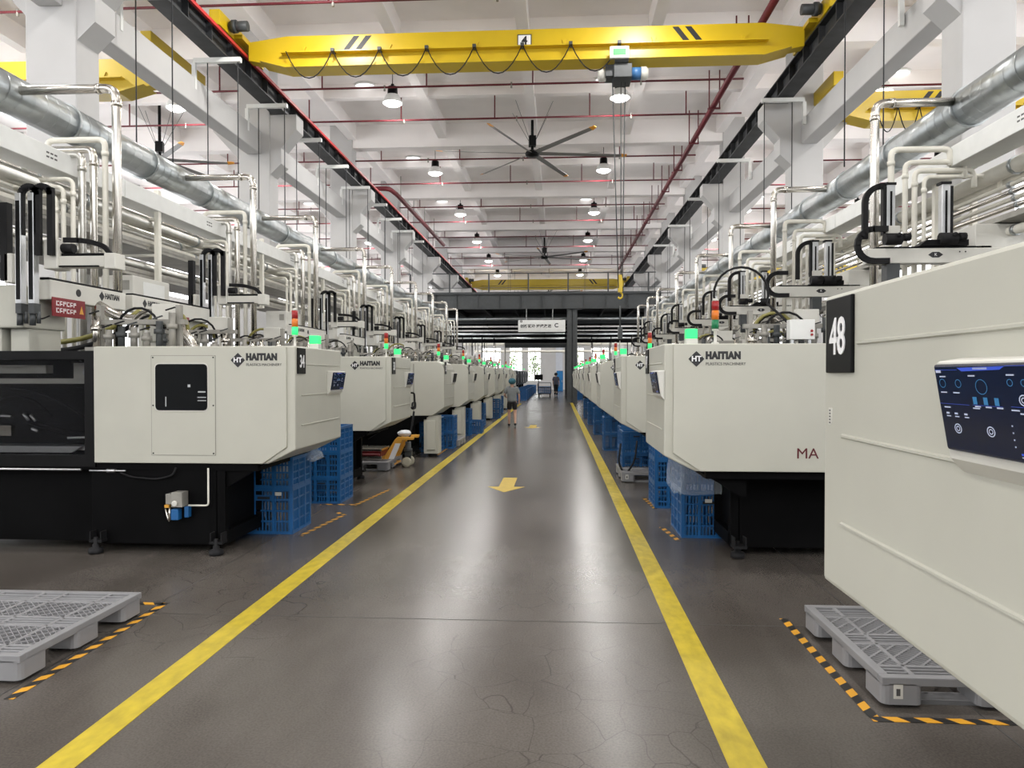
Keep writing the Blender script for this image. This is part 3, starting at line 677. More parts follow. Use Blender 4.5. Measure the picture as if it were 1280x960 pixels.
# ------------------------------------------------------------------ pipe racks
def rack(side):
    L = side < 0
    y0, y1 = 2.0, 42.0
    nm = 'the pallet jack row' if L else 'the MA row'
    dx, dz = (-6.95, 5.2) if L else (5.38, 5.15)
    o = empty('ventilation_duct', (dx, y0, dz)); tag(o, 'large round galvanised duct running above %s' % nm, 'duct')
    n = 20
    for i in range(n):
        a, b = (y1 - y0) * i / n, (y1 - y0) * (i + 1) / n
        m = MB().cyl((0, a + .01, 0), (0, b - .01, 0), .25, 18)
        for j in range(1, 9):
            y = a + (b - a) * j / 9; m.tube([(0, y - .006, 0), (0, y + .006, 0)], .259, 18, caps=False)
        m.build('duct_section', GALV, o)
        MB().cyl((0, b - .025, 0), (0, b + .025, 0), .275, 18).build('flange', GALV, o)
    tx0, tx1, tz0, tz1 = (-6.42, -6.05, 4.13, 4.38) if L else (5.12, 5.5, 4.36, 4.62)
    o = empty('cable_trunking', ((tx0 + tx1) / 2, y0, 0)); tag(o, 'white sheet metal cable trunking below the duct of %s' % nm, 'trunking')
    w = (tx1 - tx0) / 2
    for i in range(10):
        a, b = 4.0 * i, 4.0 * i + 3.985
        MB().box(-w, w, a, b, tz0, tz1).build('trunking_section', TRUNK, o, bevel=.008)
        fx = w if L else -w
        p = MB()
        for z in (tz0 + .10, tz0 + .15):
            for q in range(3): p.box(min(fx, fx + side * -.001), max(fx, fx + side * -.001), a + 2.4 + q * .07, a + 2.45 + q * .07, z, z + .02)
        p.build('printed_mark', GREYINK, o)
    # longitudinal pipes, each its own run
    runs = [(-6.30, 3.96, .10, INSUL), (-6.62, 3.86, .10, INSUL), (-6.95, 4.3, .06, STEEL), (-6.3, 3.68, .045, GALVP), (-6.45, 3.68, .045, PWHITE), (-6.62, 3.67, .03, STEEL), (-6.78, 3.68, .045, GALVP), (-6.34, 3.30, .07, INSUL), (-6.55, 3.27, .05, PWHITE), (-6.75, 3.27, .05, STEEL)] if L else \
           [(5.62, 4.22, .10, GALVP), (5.86, 4.2, .08, INSUL), (5.55, 3.98, .03, GALVP), (5.58, 3.90, .03, STEEL), (5.61, 3.82, .03, GALVP), (5.64, 3.74, .03, STEEL), (5.67, 3.66, .03, GALVP), (5.62, 3.43, .06, PWHITE), (5.7, 3.18, .05, STEEL), (5.9, 3.18, .05, INSUL)]
    for i, (x, z, r, mm) in enumerate(runs):
        c = MB().cyl((0, 0, 0), (0, y1 - y0 - 1.3 * (i % 3), 0), r, 10)
        p = c.build('rack_pipe', mm, loc=(x, y0, z))
        for k in range(13): MB().cyl((0, 1.4 + 3.0 * k, 0), (0, 1.46 + 3.0 * k, 0), r + .012, 10).build('clamp_ring', GALV, p)
        kindw = 'silver jacketed' if mm is INSUL else 'bare stainless' if mm is STEEL else 'beige' if mm is GALVP else 'white'
        tag(p, '%s %s pipe %s of the rack of %s' % ('thick' if r > .08 else 'thin', kindw, 'under the trunking' if z > 3.85 else 'on the upper tray' if z > 3.55 else 'on the lower tray', nm), 'pipe', 'pipes lying along the rack of ' + nm)
    for j, (z, xa, xb) in enumerate(((3.58, -7.0, -6.18), (3.15, -7.0, -6.18)) if L else ((3.55, 5.45, 5.96), (3.06, 5.45, 5.96))):
        m = MB().box(xa, xb, 0, y1 - y0, z - .008, z).box(xa, xa + .012, 0, y1 - y0, z, z + .06).box(xb - .012, xb, 0, y1 - y0, z - .05, z + .06)
        tag(m.build('cable_tray', TRAY, loc=(0, y0, 0)), 'grey metal tray, %s shelf of the pipe rack of %s' % ('upper' if j == 0 else 'lower', nm), 'tray')
    for k in range(10):
        y = 3.0 + 3.96 * k
        o = empty('hanging_rack', ((-6.1 if L else 5.4), y, 0)); s = side
        MB().box(-.035, .035, -.04, .04, 3.02, 4.45).build('upright', PWHITE, o)
        q = .87 if L else .52; MB().box(s * q - .035, s * q + .035, -.04, .04, 3.02, 4.5).build('upright', PWHITE, o)
        for z in (3.06, 3.5, 4.05): MB().box(min(0, s * q), max(0, s * q), -.03, .03, z - .05, z + .02 - .035).build('cross_bar', PWHITE, o)
        tag(o, 'white steel hanging frame, %s along the pipe rack of %s' % (ORD[k], nm), 'rack', 'rack frames of ' + nm)
    # drop pipes bending off the rack towards each machine
    ys = [8.71, 12.82, 16.25, 20.45, 23.9, 28.05, 31.9, 35.9, 39.7] if L else [9.82, 14.35, 17.85, 22.2, 25.9, 30.9, 34.2, 38.2]
    X = -5.47 if L else 4.15
    sets = [(0, 0, 5.2, .055, STEEL, 'thick polished stainless'), (-.15, 0, 4.57, .036, PWHITE, 'white'), (-.30, 0, 4.45, .045, STEEL, 'medium stainless'), (-.45, 0, 4.39, .045, INSUL, 'silver'), (-.33, -.35, 3.99, .027, PWHITE, 'slim white'), (-.45, -.35, 3.90, .027, PWHITE, 'slim white'), (-.54, -.35, 3.80, .024, PWHITE, 'slim white')] if L else \
           [(0, 0, 5.2, .055, STEEL, 'thick polished stainless'), (.21, 0, 4.59, .04, PWHITE, 'white'), (.39, 0, 4.42, .034, PWHITE, 'white'), (.51, 0, 4.31, .034, PWHITE, 'white'), (.63, 0, 4.23, .026, PWHITE, 'slim white')]
    rows, d_ = (LY, DL) if L else (RY, DR)
    for i, y in enumerate(ys):
        for dx_, dy, z, r, mm, w in sets:
            xe = (-6.95 if L else 5.38) if z > 5 else (X + dx_ + side * (.75 if r > .03 else .95))
            zb = 1.87 if any(q - .1 < y + dy + .15 < q + d_ + .1 for q in rows) else .02
            pts = [(xe - X, 0, 0), (0, 0, 0), (0, 0, zb - z)] if z > 5 else [(xe - X - dx_, 0, -.22), (xe - X - dx_, 0, 0), (0, 0, 0), (0, 0, zb - z)]
            p = MB().tube(bend(pts, .14 if r > .05 else .09), r, 10 if i < 3 else 7).build('drop_pipe', mm, loc=(X + dx_, y + dy + .15, z))
            for q in ([(side * .22, 0), (0, -.2)] if r > .05 else [(0, -.18)]):
                if q[1] == 0: MB().cyl((q[0] - .03, 0, 0), (q[0] + .03, 0, 0), r + .008, 10).build('pipe_union', mm, p)
                else: MB().cyl((0, 0, q[1] - .03), (0, 0, q[1] + .03), r + .008, 10).build('pipe_union', mm, p)
            tag(p, '%s drop pipe, %s set along the rack of %s' % (w, ORD[i], nm), 'pipe', 'drop pipes of ' + nm)
rack(-1); rack(1)

# ------------------------------------------------------------------ handling robots on the machines
def chain(m, pts, w=.05, h=.03):
    for a, b in zip(pts[:-1], pts[1:]):
        a, b = Vector(a), Vector(b); m.bar(a, b + (b - a) * .12, w, h, up=(0, 1, 0) if abs((b - a).normalized().y) < .9 else (0, 0, 1))
def robot_left(y, d, L, label, sign=True, zc=-.04):
    o = empty('handling_robot', (-5.4, y, 1.91)); tag(o, label, 'robot', 'handling robots of the pallet jack row')
    def Y(v): return d * v
    def bx(m, x0, x1, y0, y1, z0, z1): return m.box(x0, x1, min(Y(y0), Y(y1)), max(Y(y0), Y(y1)), z0, z1)
    b = bx(MB(), -.07, .07, .1, L, .53, .74).build('traverse_beam', CREAM2, o, bevel=.01)
    bx(MB(), -.05, .05, .1, L - .05, .74, .765).build('linear_rail', BLACK, b)
    rot = (90, 0, 90)
    if d > 0: text('HAITIAN', .09, INK, b, (.072, L - .42, .66), rot, 'brand_lettering', bold=.003, sx=.8); lx, cx = L - .48, L - .9
    else: text('HAITIAN', .09, INK, b, (.072, -L + .34, .66), rot, 'brand_lettering', bold=.003, sx=.8); lx, cx = -L + .27, -L + .86
    MB().prism([(lx, .60), (lx + .05, .655), (lx, .71), (lx - .05, .655)], 'x', .069, .073).build('logo', INK, b)
    MB().cyl((.068, cx, .645), (.074, cx, .645), .042, 14).build('round_badge', INK, b)
    if sign:
        s0 = .05 if d > 0 else -L + .8
        sb = MB().box(.072, .08, s0 + .06, s0 + .6, .36, .56).build('warning_sign', REDS, o)
        gl = MB()
        for row in (.475, .40):
            for j in range(6):
                u = s0 + .12 + j * .056; gl.box(.0795, .081, u, u + .012, row, row + .05); gl.box(.0795, .081, u + .018, u + .042, row + (j % 3) * .012, row + .012 + (j % 3) * .012); gl.box(.0795, .081, u + .02, u + .04, row + .04, row + .05)
        gl.build('sign_print', WINK, sb)
        MB().prism([(s0 + .5, .41), (s0 + .57, .41), (s0 + .535, .50)], 'x', .08, .083).build('warning_triangle', JACKY, sb)
    # mounting column
    bx(MB(), -.62, -.08, -.1 if d > 0 else .1, .55 if d > 0 else .75, .22, .66).build('mount_block', CREAM, o, bevel=.015)
    bx(MB(), -.6, -.36, -.05 if d > 0 else .15, .5 if d > 0 else .7, zc, .22).build('mount_column', CREAM, o, bevel=.01)
    bx(MB(), -.30, -.1, .0 if d > 0 else .15, .5 if d > 0 else .7, zc, .22).build('mount_column', CREAM, o, bevel=.01)
    # cross arm with rail
    a = MB().box(.28, .88, -.08, .06, .84, .955).build('cross_arm', CREAM2, o, bevel=.008)
    MB().box(.3, .84, -.06, .04, .955, .985).box(.3, .72, -.1, -.07, .84, .855).build('arm_rail', BLACK, a)
    MB().box(.78, .9, -.1, .08, .82, .98).build('arm_end', CREAM2, a, bevel=.008)
    m = MB(); chain(m, bend([(.3, -.02, 1.13), (.55, -.02, 1.12), (.74, -.02, 1.06), (.8, -.02, .98)], .2)); m.build('cable_chain', RUBBER, a)
    MB().box(.15, .3, -.12, .1, .82, 1.12).build('carriage', CREAM2, o, bevel=.012)
    MB().cyl((.3, -.03, 1.04), (.42, -.03, 1.04), .05, 10).build('servo_motor', RUBBER, o)
    # two vertical arms with cable loops
    for x, w in ((-.06, .06), (.075, .06)):
        p = MB().box(x - w / 2, x + w / 2, -.2, -.12, .46, 1.58).build('vertical_arm', ALU, o, bevel=.004)
        MB().box(x - .02, x + .02, -.205, -.2, .5, 1.5).build('arm_slot', BLACK, p)
        m = MB(); chain(m, [(x + .1 + .09, -.16, .95)] + arc((x + .1, -.16, 1.56), .09, 0, 180, 8) + [(x + .01, -.16, 1.2)], .06, .045); m.build('cable_chain', RUBBER, p)
        MB().box(x - .03, x + .03, -.2, -.1, .36, .46).cyl((x - .02, -.15, .24), (x - .02, -.15, .38), .03, 8).cyl((x + .03, -.13, .26), (x + .03, -.13, .38), .02, 8).build('gripper', DARKST, p)
    MB().box(-.30, -.22, -.14, -.06, .7, 1.5).build('vertical_arm', RUBBER, o)
    MB().box(-.26, -.17, -.14, 0, .68, .98).build('drive_cover', CREAM2, o, bevel=.01)
    MB().tube(arc((.0, -.1, .36), .1, 200, -20, 8), .008, 5).tube(bend([(-.1, -.1, .42), (.1, -.1, .3), (.2, -.1, .34)], .08), .008, 5).build('air_hose', RUBBER, o)
    return o
robot_left(7.35, 1, 1.45, 'handling robot with its beam end pointing away over the plate 34 machine')
for i, (y, L) in enumerate(((11.2, 2.25), (16.9, 2.3), (20.3, 2.2), (24.5, 2.3), (28.4, 2.2), (32.4, 2.2), (36.4, 2.2))):
    robot_left(y, -1, L, 'handling robot with paired vertical arms, %s behind the one over plate 34' % ORD[i], sign=i < 2, zc=-.04 if any(q < y - .1 and q + DL > y - .75 for q in LY) else -1.91)
    cb = empty('control_cabinet', (-6.05, y - 1.45, 2.67)); tag(cb, 'white control cabinet on the rack beside the robot, %s behind plate 34' % ORD[i], 'cabinet', 'robot control cabinets')
    MB().box(-.2, .25, 0, .95, -.1, .34).build('body', CREAM2, cb, bevel=.012); MB().box(.1, .2, -.006, .002, .14, .27).build('display_window', TRAY, cb); MB().box(.25, .255, .25, .8, -.02, .28).build('vent_panel', TRUNK, cb)
    for q in (.04, .9): MB().box(-.19, -.13, q - .03, q + .03, -.8 if any(p - .05 < y - 1.45 + q < p + DL for p in LY) else -2.67, -.1).build('leg', CREAM, cb)
def robot_right(y, xp, label):
    o = empty('handling_robot', (4.0, y, 1.91)); tag(o, label, 'robot', 'handling robots of the MA row')
    b = MB().box(-.12, 1.75, -.08, .08, 1.13, 1.32).build('traverse_beam', CREAM2, o, bevel=.012)
    MB().box(.0, 1.4, -.05, .05, 1.32, 1.345).build('linear_rail', BLACK, b)
    MB().prism([(.62, 1.235), (.67, 1.27), (.75, 1.27), (.80, 1.235), (.75, 1.2), (.67, 1.2)], 'y', -.084, -.08).build('round_badge', INK, b)
    text('K', .05, WINK, b, (.71, -.085, 1.235), name='badge_lettering', align='CENTER')
    for x in (1.0, 1.07): MB().cyl((x, -.083, 1.27), (x, -.079, 1.27), .01, 6).build('bolt', RUBBER, b)
    m = MB(); chain(m, [(.12, -.1, 1.56)] + arc((-.05, -.1, 1.36), .2, 90, 270, 10) + [(.12, -.1, 1.16)], .07, .05); m.build('cable_chain', RUBBER, o)
    MB().prism([(.5, 1.345), (.6, 1.42), (1.1, 1.42), (1.1, 1.345)], 'y', -.1, .1).build('slide_base', BLACK, o)
    MB().box(1.3, 1.65, -.2, .2, -1.91, 1.13).build('mount_column', CREAM, o, bevel=.012)
    MB().box(1.2, 1.9, -.05, .55, 1.2, 1.62).build('control_cabinet', CREAM2, o, bevel=.012)
    for i, x in enumerate(xp):
        z1 = 2.12
        p = MB().box(x - .05, x + .05, -.05, .05, 1.42 if i else 1.4, z1).build('vertical_arm', ALU, o, bevel=.004)
        MB().box(x - .012, x + .012, -.056, -.05, 1.5, z1 - .08).build('arm_slot', BLACK, p)
        MB().box(x + (.05 if i else -.09), x + (.09 if i else -.05), -.04, .04, 1.5, z1 - .02).build('cable_guide', RUBBER, p)
        MB().box(x - .07, x + .06, -.06, .06, z1, z1 + .03).build('arm_cap', RUBBER, p)
    x = xp[0]
    m = MB(); chain(m, bend([(x - .02, 0, 2.13), (x - .2, 0, 2.1), (x - .3, 0, 1.98), (x - .3, 0, 1.5)], .15), .07, .05); m.build('cable_chain', RUBBER, o)
    MB().box(x - .06, x + .09, -.1, .06, 1.5, 1.6).build('carriage', CREAM2, o, bevel=.008)
    for x in xp: MB().cyl((x - .1, -.1, 1.43), (x + .1, -.1, 1.43), .075, 10).cyl((x + .12, -.12, 1.45), (x + .2, -.12, 1.45), .05, 8).ball((x + .05, -.17, 1.47), .03).build('servo_motor', RUBBER, o)
    MB().box(xp[0] - .06, xp[0] + .1, -.08, .08, .9, 1.13).cyl((xp[0] + .02, 0, .72), (xp[0] + .02, 0, .92), .06, 10).tube(arc((xp[0], -.05, .72), .12, 20, 160, 8), .008, 5).build('gripper', DARKST, o)
    return o
for i, (y, xp) in enumerate(((9.6, (.18, .85)), (13.6, (.62, .85)), (17.5, (.3, .8)), (21.6, (.5, .9)), (25.5, (.2, .8)), (29.5, (.4, .8)), (33.5, (.2, .8)), (37.4, (.5, .8)))):
    robot_right(y, xp, 'handling robot with beam across the row, %s one behind the MA lettered machine' % ORD[i])
# ------------------------------------------------------------------ valve manifolds and hoses standing on the machines
def manifold(x, y, label, grp, seed, s):
    zl = -1.87 if seed // 30 in (1, 3) else 0
    rd = random.Random(seed); o = empty('valve_manifold', (x, y, 1.87)); tag(o, label, 'manifold', grp)
    MB().box(-.5, .5, -.15, .15, 0, .06).box(-.45, -.4, -.03, .03, .06, .5).box(.4, .45, -.03, .03, .06, .5).box(-.5, .5, -.04, .04, .3, .35).build('bracket', TRAY, o)
    if zl:
        for q in (-.42, .42): MB().box(q - .03, q + .03, -.03, .03, zl, 0).build('leg', TRAY, o)
    for i in range(7):
        q = -.42 + i * .135; h = rd.uniform(.18, .42)
        v = MB().cyl((q, -.08, .05), (q, -.08, h), .035, 8).cyl((q, -.08, h * .6), (q, -.08, h * .6 + .05), .055, 8).build('valve', rd.choice([STEEL, TRAY, DARKST, STEEL, TRAY, DARKST]), o)
        MB().bar((q - .04, -.13, h + .02), (q + .06, -.13, h + .05), .02, .012).build('valve_handle', rd.choice([RUBBER, RUBBER, DARKST]), v)
    for i in range(4):
        a = rd.uniform(-.4, .1); MB().tube(arc((a + .2, .05 + .04 * i, .25), rd.uniform(.14, .26), 0, 180, 9), .014 + .006 * (i % 2), 6).build('hose', [RUBBER, HOSEY, RUBBER, STEEL][i], o)
    MB().box(.1, .36, .05, .14, .32, .52).build('junction_box', CREAM2, o, bevel=.006)
for i, y in enumerate(LY):
    manifold(-4.75 if i else -4.35, y + .85, 'cluster of valves and hoses on the machine top, %s' % ('plate 34 machine' if i == 0 else '%s behind plate 34' % ORD[i - 1]), 'valve clusters of the pallet jack row', i, -1)
    manifold(-3.7 if i > 1 else -4.6, y + 2.6, 'cluster of valves and hoses in the gap behind the machine, %s' % ('plate 34 machine' if i == 0 else '%s behind plate 34' % ORD[i - 1]), 'valve clusters between the pallet jack row machines', 30 + i, -1)
for i, y in enumerate(RY[1:]):
    manifold(3.6, y + 1.5, 'cluster of valves and hoses on the machine top, %s' % ('MA lettered machine' if i == 0 else '%s behind the MA lettered machine' % ORD[i - 1]), 'valve clusters of the MA row', 60 + i, 1)
    manifold(2.6, y + 2.2, 'cluster of valves and hoses in the gap, %s' % ('MA lettered machine' if i == 0 else '%s behind the MA lettered machine' % ORD[i - 1]), 'valve clusters between the MA row machines', 90 + i, 1)
MB_h = MB()
h = MB().tube(bend([(-5.1, 7.9, 2.42), (-4.85, 7.9, 2.27), (-4.4, 7.9, 2.24), (-4.1, 7.9, 2.12), (-3.95, 7.9, 1.8)], .35, 8), .055, 12).build('corrugated_hose', STEEL)
m = MB()
for k in range(1): pass
tag(h, 'shiny corrugated steel hose arching over the plate 34 machine', 'hose')
for z, r, mm, lab in ((.0, .42, HOSEY, 'sagging olive hose behind the plate 34 machine'), (-.1, .44, RUBBER, 'sagging black hose behind the plate 34 machine')):
    h = MB().tube([(-6.1 + 1.25 * t / 14, 8.3, 2.02 + z + .38 * (t / 14) ** 2.4) for t in range(15)], .03, 8).build('supply_hose', mm); tag(h, lab, 'hose')
# light grey control box with red switch over the MA machine
o = empty('junction_box', (2.45, 7.95, 1.9)); tag(o, 'light grey switch box with red buttons above the MA lettered machine', 'box')
MB().box(.0, .26, 0, .12, .12, .33).build('body', TRUNK, o, bevel=.006); MB().box(.02, .05, .03, .08, -1.9, .12).build('leg', ALU, o); MB().box(.2, .23, .03, .08, -1.9, .12).build('leg', ALU, o)
for z in (.17, .21): MB().cyl((.225, -.012, z), (.225, 0, z), .014, 8).build('button', REDL, o)
h = MB().tube(arc((2.05, 8.4, 2.55), .3, 200, -20, 14) + [(2.42, 8.2, 2.3), (2.5, 8.02, 2.15)], .014, 6).build('supply_hose', RUBBER); tag(h, 'thin black hose looping over the MA lettered machine', 'hose')

# ------------------------------------------------------------------ footbridge beyond the machines
fb = empty('footbridge', (-.85, 43.3, 0)); tag(fb, 'dark grey steel footbridge spanning the hall with railing', 'footbridge')
MB().box(-8.1, 8.6, 0, .06, 5.5, 6.4).box(-8.1, 8.6, -.15, .2, 6.36, 6.4).box(-8.1, 8.6, -.15, .2, 5.5, 5.54).build('edge_girder', DARKST, fb)
MB().box(-8.1, 8.6, 12.9, 12.96, 5.5, 6.4).build('edge_girder', DARKST, fb)
MB().box(-8.1, 8.6, .06, 12.9, 6.28, 6.36).build('deck', BASEM, fb)
for i in range(9): MB().box(-8.1 + 2.0 * i, -7.98 + 2.0 * i, .06, 12.9, 5.95, 6.28).build('joist', BASEM, fb)
for i in range(14): MB().box(-7.6 + 1.25 * i, -7.58 + 1.25 * i, -.12, 0, 5.54, 6.36).build('stiffener', DARKST, fb)
for yy in (0, 12.8):
    rl = MB().cyl((-8.1, yy, 7.6), (8.6, yy, 7.6), .03, 6).cyl((-8.1, yy, 6.75), (8.6, yy, 6.75), .02, 6).build('railing', DARKST, fb)
    for i in range(8): MB().box(-7.9 + 2.33 * i, -7.82 + 2.33 * i, yy - .04, yy + .04, 6.4, 7.6).build('railing_post', DARKST, rl)
    MB().box(-8.1, 8.6, yy - .02, yy, 6.4, 6.5).build('toe_board', DARKST, fb)
for x in (1.7, -7.6):
    for yy in (.05, 12.5): MB().box(x - .3, x + .3, yy, yy + .03, 0, 5.5).box(x - .3, x + .3, yy + .45, yy + .48, 0, 5.5).box(x - .02, x + .02, yy, yy + .48, 0, 5.5).box(x - .36, x + .36, yy - .05, yy + .53, 0, .04).build('post', DARKST, fb)
MB().bar((1.9, .5, 5.5), (3.2, 6, 6.2), .1, .1).bar((-1.2, .3, 5.6), (-2.4, 6, 6.2), .1, .1).build('brace', DARKST, fb)
sg = empty('hanging_sign', (-2.31, 43.18, 4.14)); tag(sg, 'white hanging sign with Chinese lettering and a letter C', 'sign')
MB().box(0, 2.76, 0, .08, 0, .70).build('panel', TRUNK, sg, bevel=.01)
text('创新驱动 持续改进', .22, INK, sg, (.12, -.004, .33), name='lettering', bold=.005)
text('C', .33, INK, sg, (2.12, -.004, .37), name='lettering', bold=.01)
MB().box(.12, .24, -.004, 0, .56, .68).box(.155, .205, -.006, -.003, .595, .645, 1).build('logo', [INK, WINK], sg)
MB().box(.1, 1.65, -.004, 0, .18, .19).box(.05, 2.6, -.004, 0, .09, .1).build('underline', TRAY, sg)
for x in (.48, 2.02): MB().cyl((x, .04, .7), (x, .04, 1.37), .015, 6).build('suspension_rod', TRUNK, sg)
# pipes crossing under the footbridge and further back
for i, (y, z, r, mm, w) in enumerate(((44.6, 5.02, .10, GALV, 'galvanised'), (45.6, 4.72, .06, BASEM, 'black'), (46.6, 4.55, .08, BASEM, 'black'), (47.8, 4.40, .06, BASEM, 'black'), (49, 4.2, .09, BASEM, 'black'), (50.2, 4.0, .07, BASEM, 'black'), (50.95, 3.92, .08, BASEM, 'black'), (57.3, 4.75, .14, GALV, 'galvanised'), (60, 4.45, .25, GALV, 'galvanised'), (66, 4.4, .18, PWHITE, 'white'), (72, 3.9, .12, PWHITE, 'white'))):
    p = MB().cyl((-8, 0, 0), (8, 0, 0), r, 10).build('crossing_pipe', mm, loc=(-.85, y, z))
    for k in range(5): MB().cyl((-7 + 3.5 * k - .03, 0, 0), (-7 + 3.5 * k + .03, 0, 0), r + .015, 10).build('clamp_ring', mm, p)
    if y > 56: MB().cyl((-3, 0, 0), (-3, 0, ZC - z), .012, 6).cyl((3, 0, 0), (3, 0, ZC - z), .012, 6).build('hanger_rod', DARKST, p)
    tag(p, '%s pipe crossing the hall, %s counted from the hanging sign' % (w, ORD[i]), 'pipe', 'pipes crossing the hall near the footbridge')
dk = MB().box(-3.4, 1.0, 0, .3, 0, .55).box(-3.4, 1.0, -.01, 0, .25, .28, 1).build('duct_box', [DARKST, TRAY], loc=(-.4, 52.2, 3.55)); tag(dk, 'dark rectangular duct under the footbridge behind the hanging sign', 'duct')
for i in range(26):
    x = -7.5 + i * .25 if i < 16 else 2.2 + (i - 16) * .4
    p = MB().cyl((0, 0, 0), (0, 0, 1.9), .035, 6).cyl((0, 0, 1.2), (0, 0, 1.26), .05, 6).build('riser_pipe', [PWHITE, STEEL, BASEM][i % 3], loc=(x, 46.2 + (i * 7 % 11), 2.2))
    tag(p, 'thin upright pipe under the footbridge beside the aisle', 'pipe', 'upright pipes under the footbridge')

# ------------------------------------------------------------------ floor markings
def flat(pts, name, m, loc, z=.0025):
    return MB().prism(pts, 'z', 0, z).build(name, m, loc=loc)
l = flat([(-.08, 1.0), (.08, 1.0), (.08, 41.5), (-.08, 41.5)], 'floor_line', LINE, (-2.1, 0, 0)); tag(l, 'worn yellow floor line beside the pallet jack row', 'floor line')
l = flat([(-.08, 1.0), (.08, 1.0), (.08, 42.8), (-.08, 42.8)], 'floor_line', LINE, (.8, 0, 0)); tag(l, 'worn yellow floor line beside the MA lettered row', 'floor line')
ar = [(0, -.62), (.27, -.12), (.11, -.12), (.11, .82), (-.11, .82), (-.11, -.12), (-.27, -.12)]
a = flat(ar, 'floor_arrow', ARROW, (-.75, 10.88, 0)); tag(a, 'yellow floor arrow in the aisle, clearly outlined', 'arrow')
a = flat(ar, 'floor_arrow', ARROW, (-.78, 23.1, 0)); tag(a, 'worn yellow floor arrow beside the walking person', 'arrow')
def tape(x0, y0, x1, y1, lab, w=.05):
    d = Vector((x1 - x0, y1 - y0)); o = MB().box(0, d.length, -w / 2, w / 2, 0, .002).build('hazard_tape', TAPE, loc=(x0, y0, .001)); o.rotation_euler = (0, 0, math.atan2(d.y, d.x))
    tag(o, lab, 'tape', 'black and orange floor tapes')
tape(1.52, 5.05, 1.52, 3.62, 'black and orange tape along the aisle side of the pallet under plate 48')
tape(1.5, 3.60, 3.2, 3.60, 'black and orange tape across the front of the pallet under plate 48')
tape(-2.78, 3.55, -2.82, 5.12, 'black and orange tape along the pallet before the plate 34 machine')
tape(-2.82, 5.1, -4.2, 5.1, 'black and orange tape behind the pallet before the plate 34 machine')
tape(-2.62, 7.35, -2.5, 8.5, 'orange dashed tape beside the crate stack under plate 34')
tape(-2.52, 8.5, -2.62, 8.62, 'short orange tape end between the two blue crate stacks')
tape(-3.0, 9.15, -2.55, 9.15, 'orange tape in front of the taller crate stack behind plate 34')
tape(-2.55, 9.1, -2.4, 10.4, 'orange tape along the aisle side of the taller crate stack')
tape(1.12, 8.0, 1.2, 7.35, 'black and orange tape beside the film covered crate')
tape(1.15, 9.9, 1.2, 9.1, 'black and orange tape beside the crate behind the film covered one')
tape(-2.45, 14.9, -2.45, 16.4, 'orange tape beside blue crates along the 34 row')
# joints cut in the floor
fl = bpy.data.objects['floor']
JNT = mat('joint_filler', (.045, .043, .04), .6)
for x in (-2.86, 2.05): MB().box(x - .004, x + .004, YBEG, 60, .0005, .0012).build('floor_joint', JNT, fl)
for y in (4.9, 12.4, 20.2, 28.2): MB().box(-8, 7, y - .003, y + .003, .0005, .0012).build('floor_joint', JNT, fl)

# ------------------------------------------------------------------ plastic pallets
def make_pallet():
    t = empty('plastic_pallet'); W, Dp, H = 1.12, 1.15, .155
    m = MB(); zt, zb = H, H - .022
    m.box(0, W, 0, .05, zb - .02, zt).box(0, W, Dp - .05, Dp, zb - .02, zt).box(0, .05, .05, Dp - .05, zb - .02, zt).box(W - .05, W, .05, Dp - .05, zb - .02, zt)
    for y in (.16, .47, .62, .92): m.box(.05, W - .05, y - .012, y + .012, zb, zt - .001)
    for x in (.17, .46, .62, .93): m.box(x - .012, x + .012, .05, Dp - .05, zb, zt - .001)
    for y in (.08, .12, .50, .54, .58, .96, 1.0, 1.05): m.box(.05, W - .05, y - .006, y + .006, zb, zt - .002)
    m.build('deck_frame', PALLET, t, bevel=.004)
    g = MB()
    for (xa, xb) in ((.05, .17), (.17, .46), (.46, .62), (.62, .93), (.93, W - .05)):
        for (ya, yb) in ((.16, .47), (.62, .92)):
            w, h = xb - xa, yb - ya; st = .10
            for sg_ in (1, -1):
                c = -h
                while c < w + h:
                    # line x = xa + c + sg*(y-ya) clipped to the cell
                    pts = []
                    for yy in (0, h):
                        pts.append((c + (yy if sg_ > 0 else h - yy), yy))
                    (p0, q0), (p1, q1) = pts
                    def clip(p0, q0, p1, q1):
                        t0, t1 = 0., 1.; dx = p1 - p0
                        if abs(dx) < 1e-9: return None
                        for lim, sgn in ((0, 1), (w, -1)):
                            tt = (lim - p0) / dx
                            if (dx * sgn) > 0: t0 = max(t0, tt)
                            else: t1 = min(t1, tt)
                        return (t0, t1) if t1 - t0 > .03 else None
                    r = clip(p0, q0, p1, q1)
                    if r:
                        A = (xa + p0 + (p1 - p0) * r[0], ya + q0 + (q1 - q0) * r[0], zt - .012); B = (xa + p0 + (p1 - p0) * r[1], ya + q0 + (q1 - q0) * r[1], zt - .012)
                        g.bar(A, B, .012 if sg_ > 0 else .0045, .018)
                    c += st if sg_ > 0 else st * .42
    g.build('deck_lattice', PALLET, t)
    for x0, x1 in ((0, .2), (.46, .66), (W - .2, W)):
        for y0, y1 in ((0, .22), (.46, .69), (Dp - .22, Dp)):
            MB().prism(rrect(x0, x1, y0, y1, .035), 'z', .02, zb - .01).build('block', PALLET, t)
    for y in (.11, .575, 1.04): MB().box(.05, W - .05, y - .05, y + .05, .0, .022).build('bottom_runner', PALLET, t)
    lt = MB().box(.055, .1, -.002, .001, .05, .12).box(.068, .087, -.003, -.001, .065, .1, 1).build('paper_tag', [CREAM2, GREYINK], t)
    return t
pal = make_pallet(); ps = spec(pal)
pal.location = (1.60, 3.72, 0); tag(pal, 'grey plastic lattice pallet partly under the plate 48 machine', 'pallet')
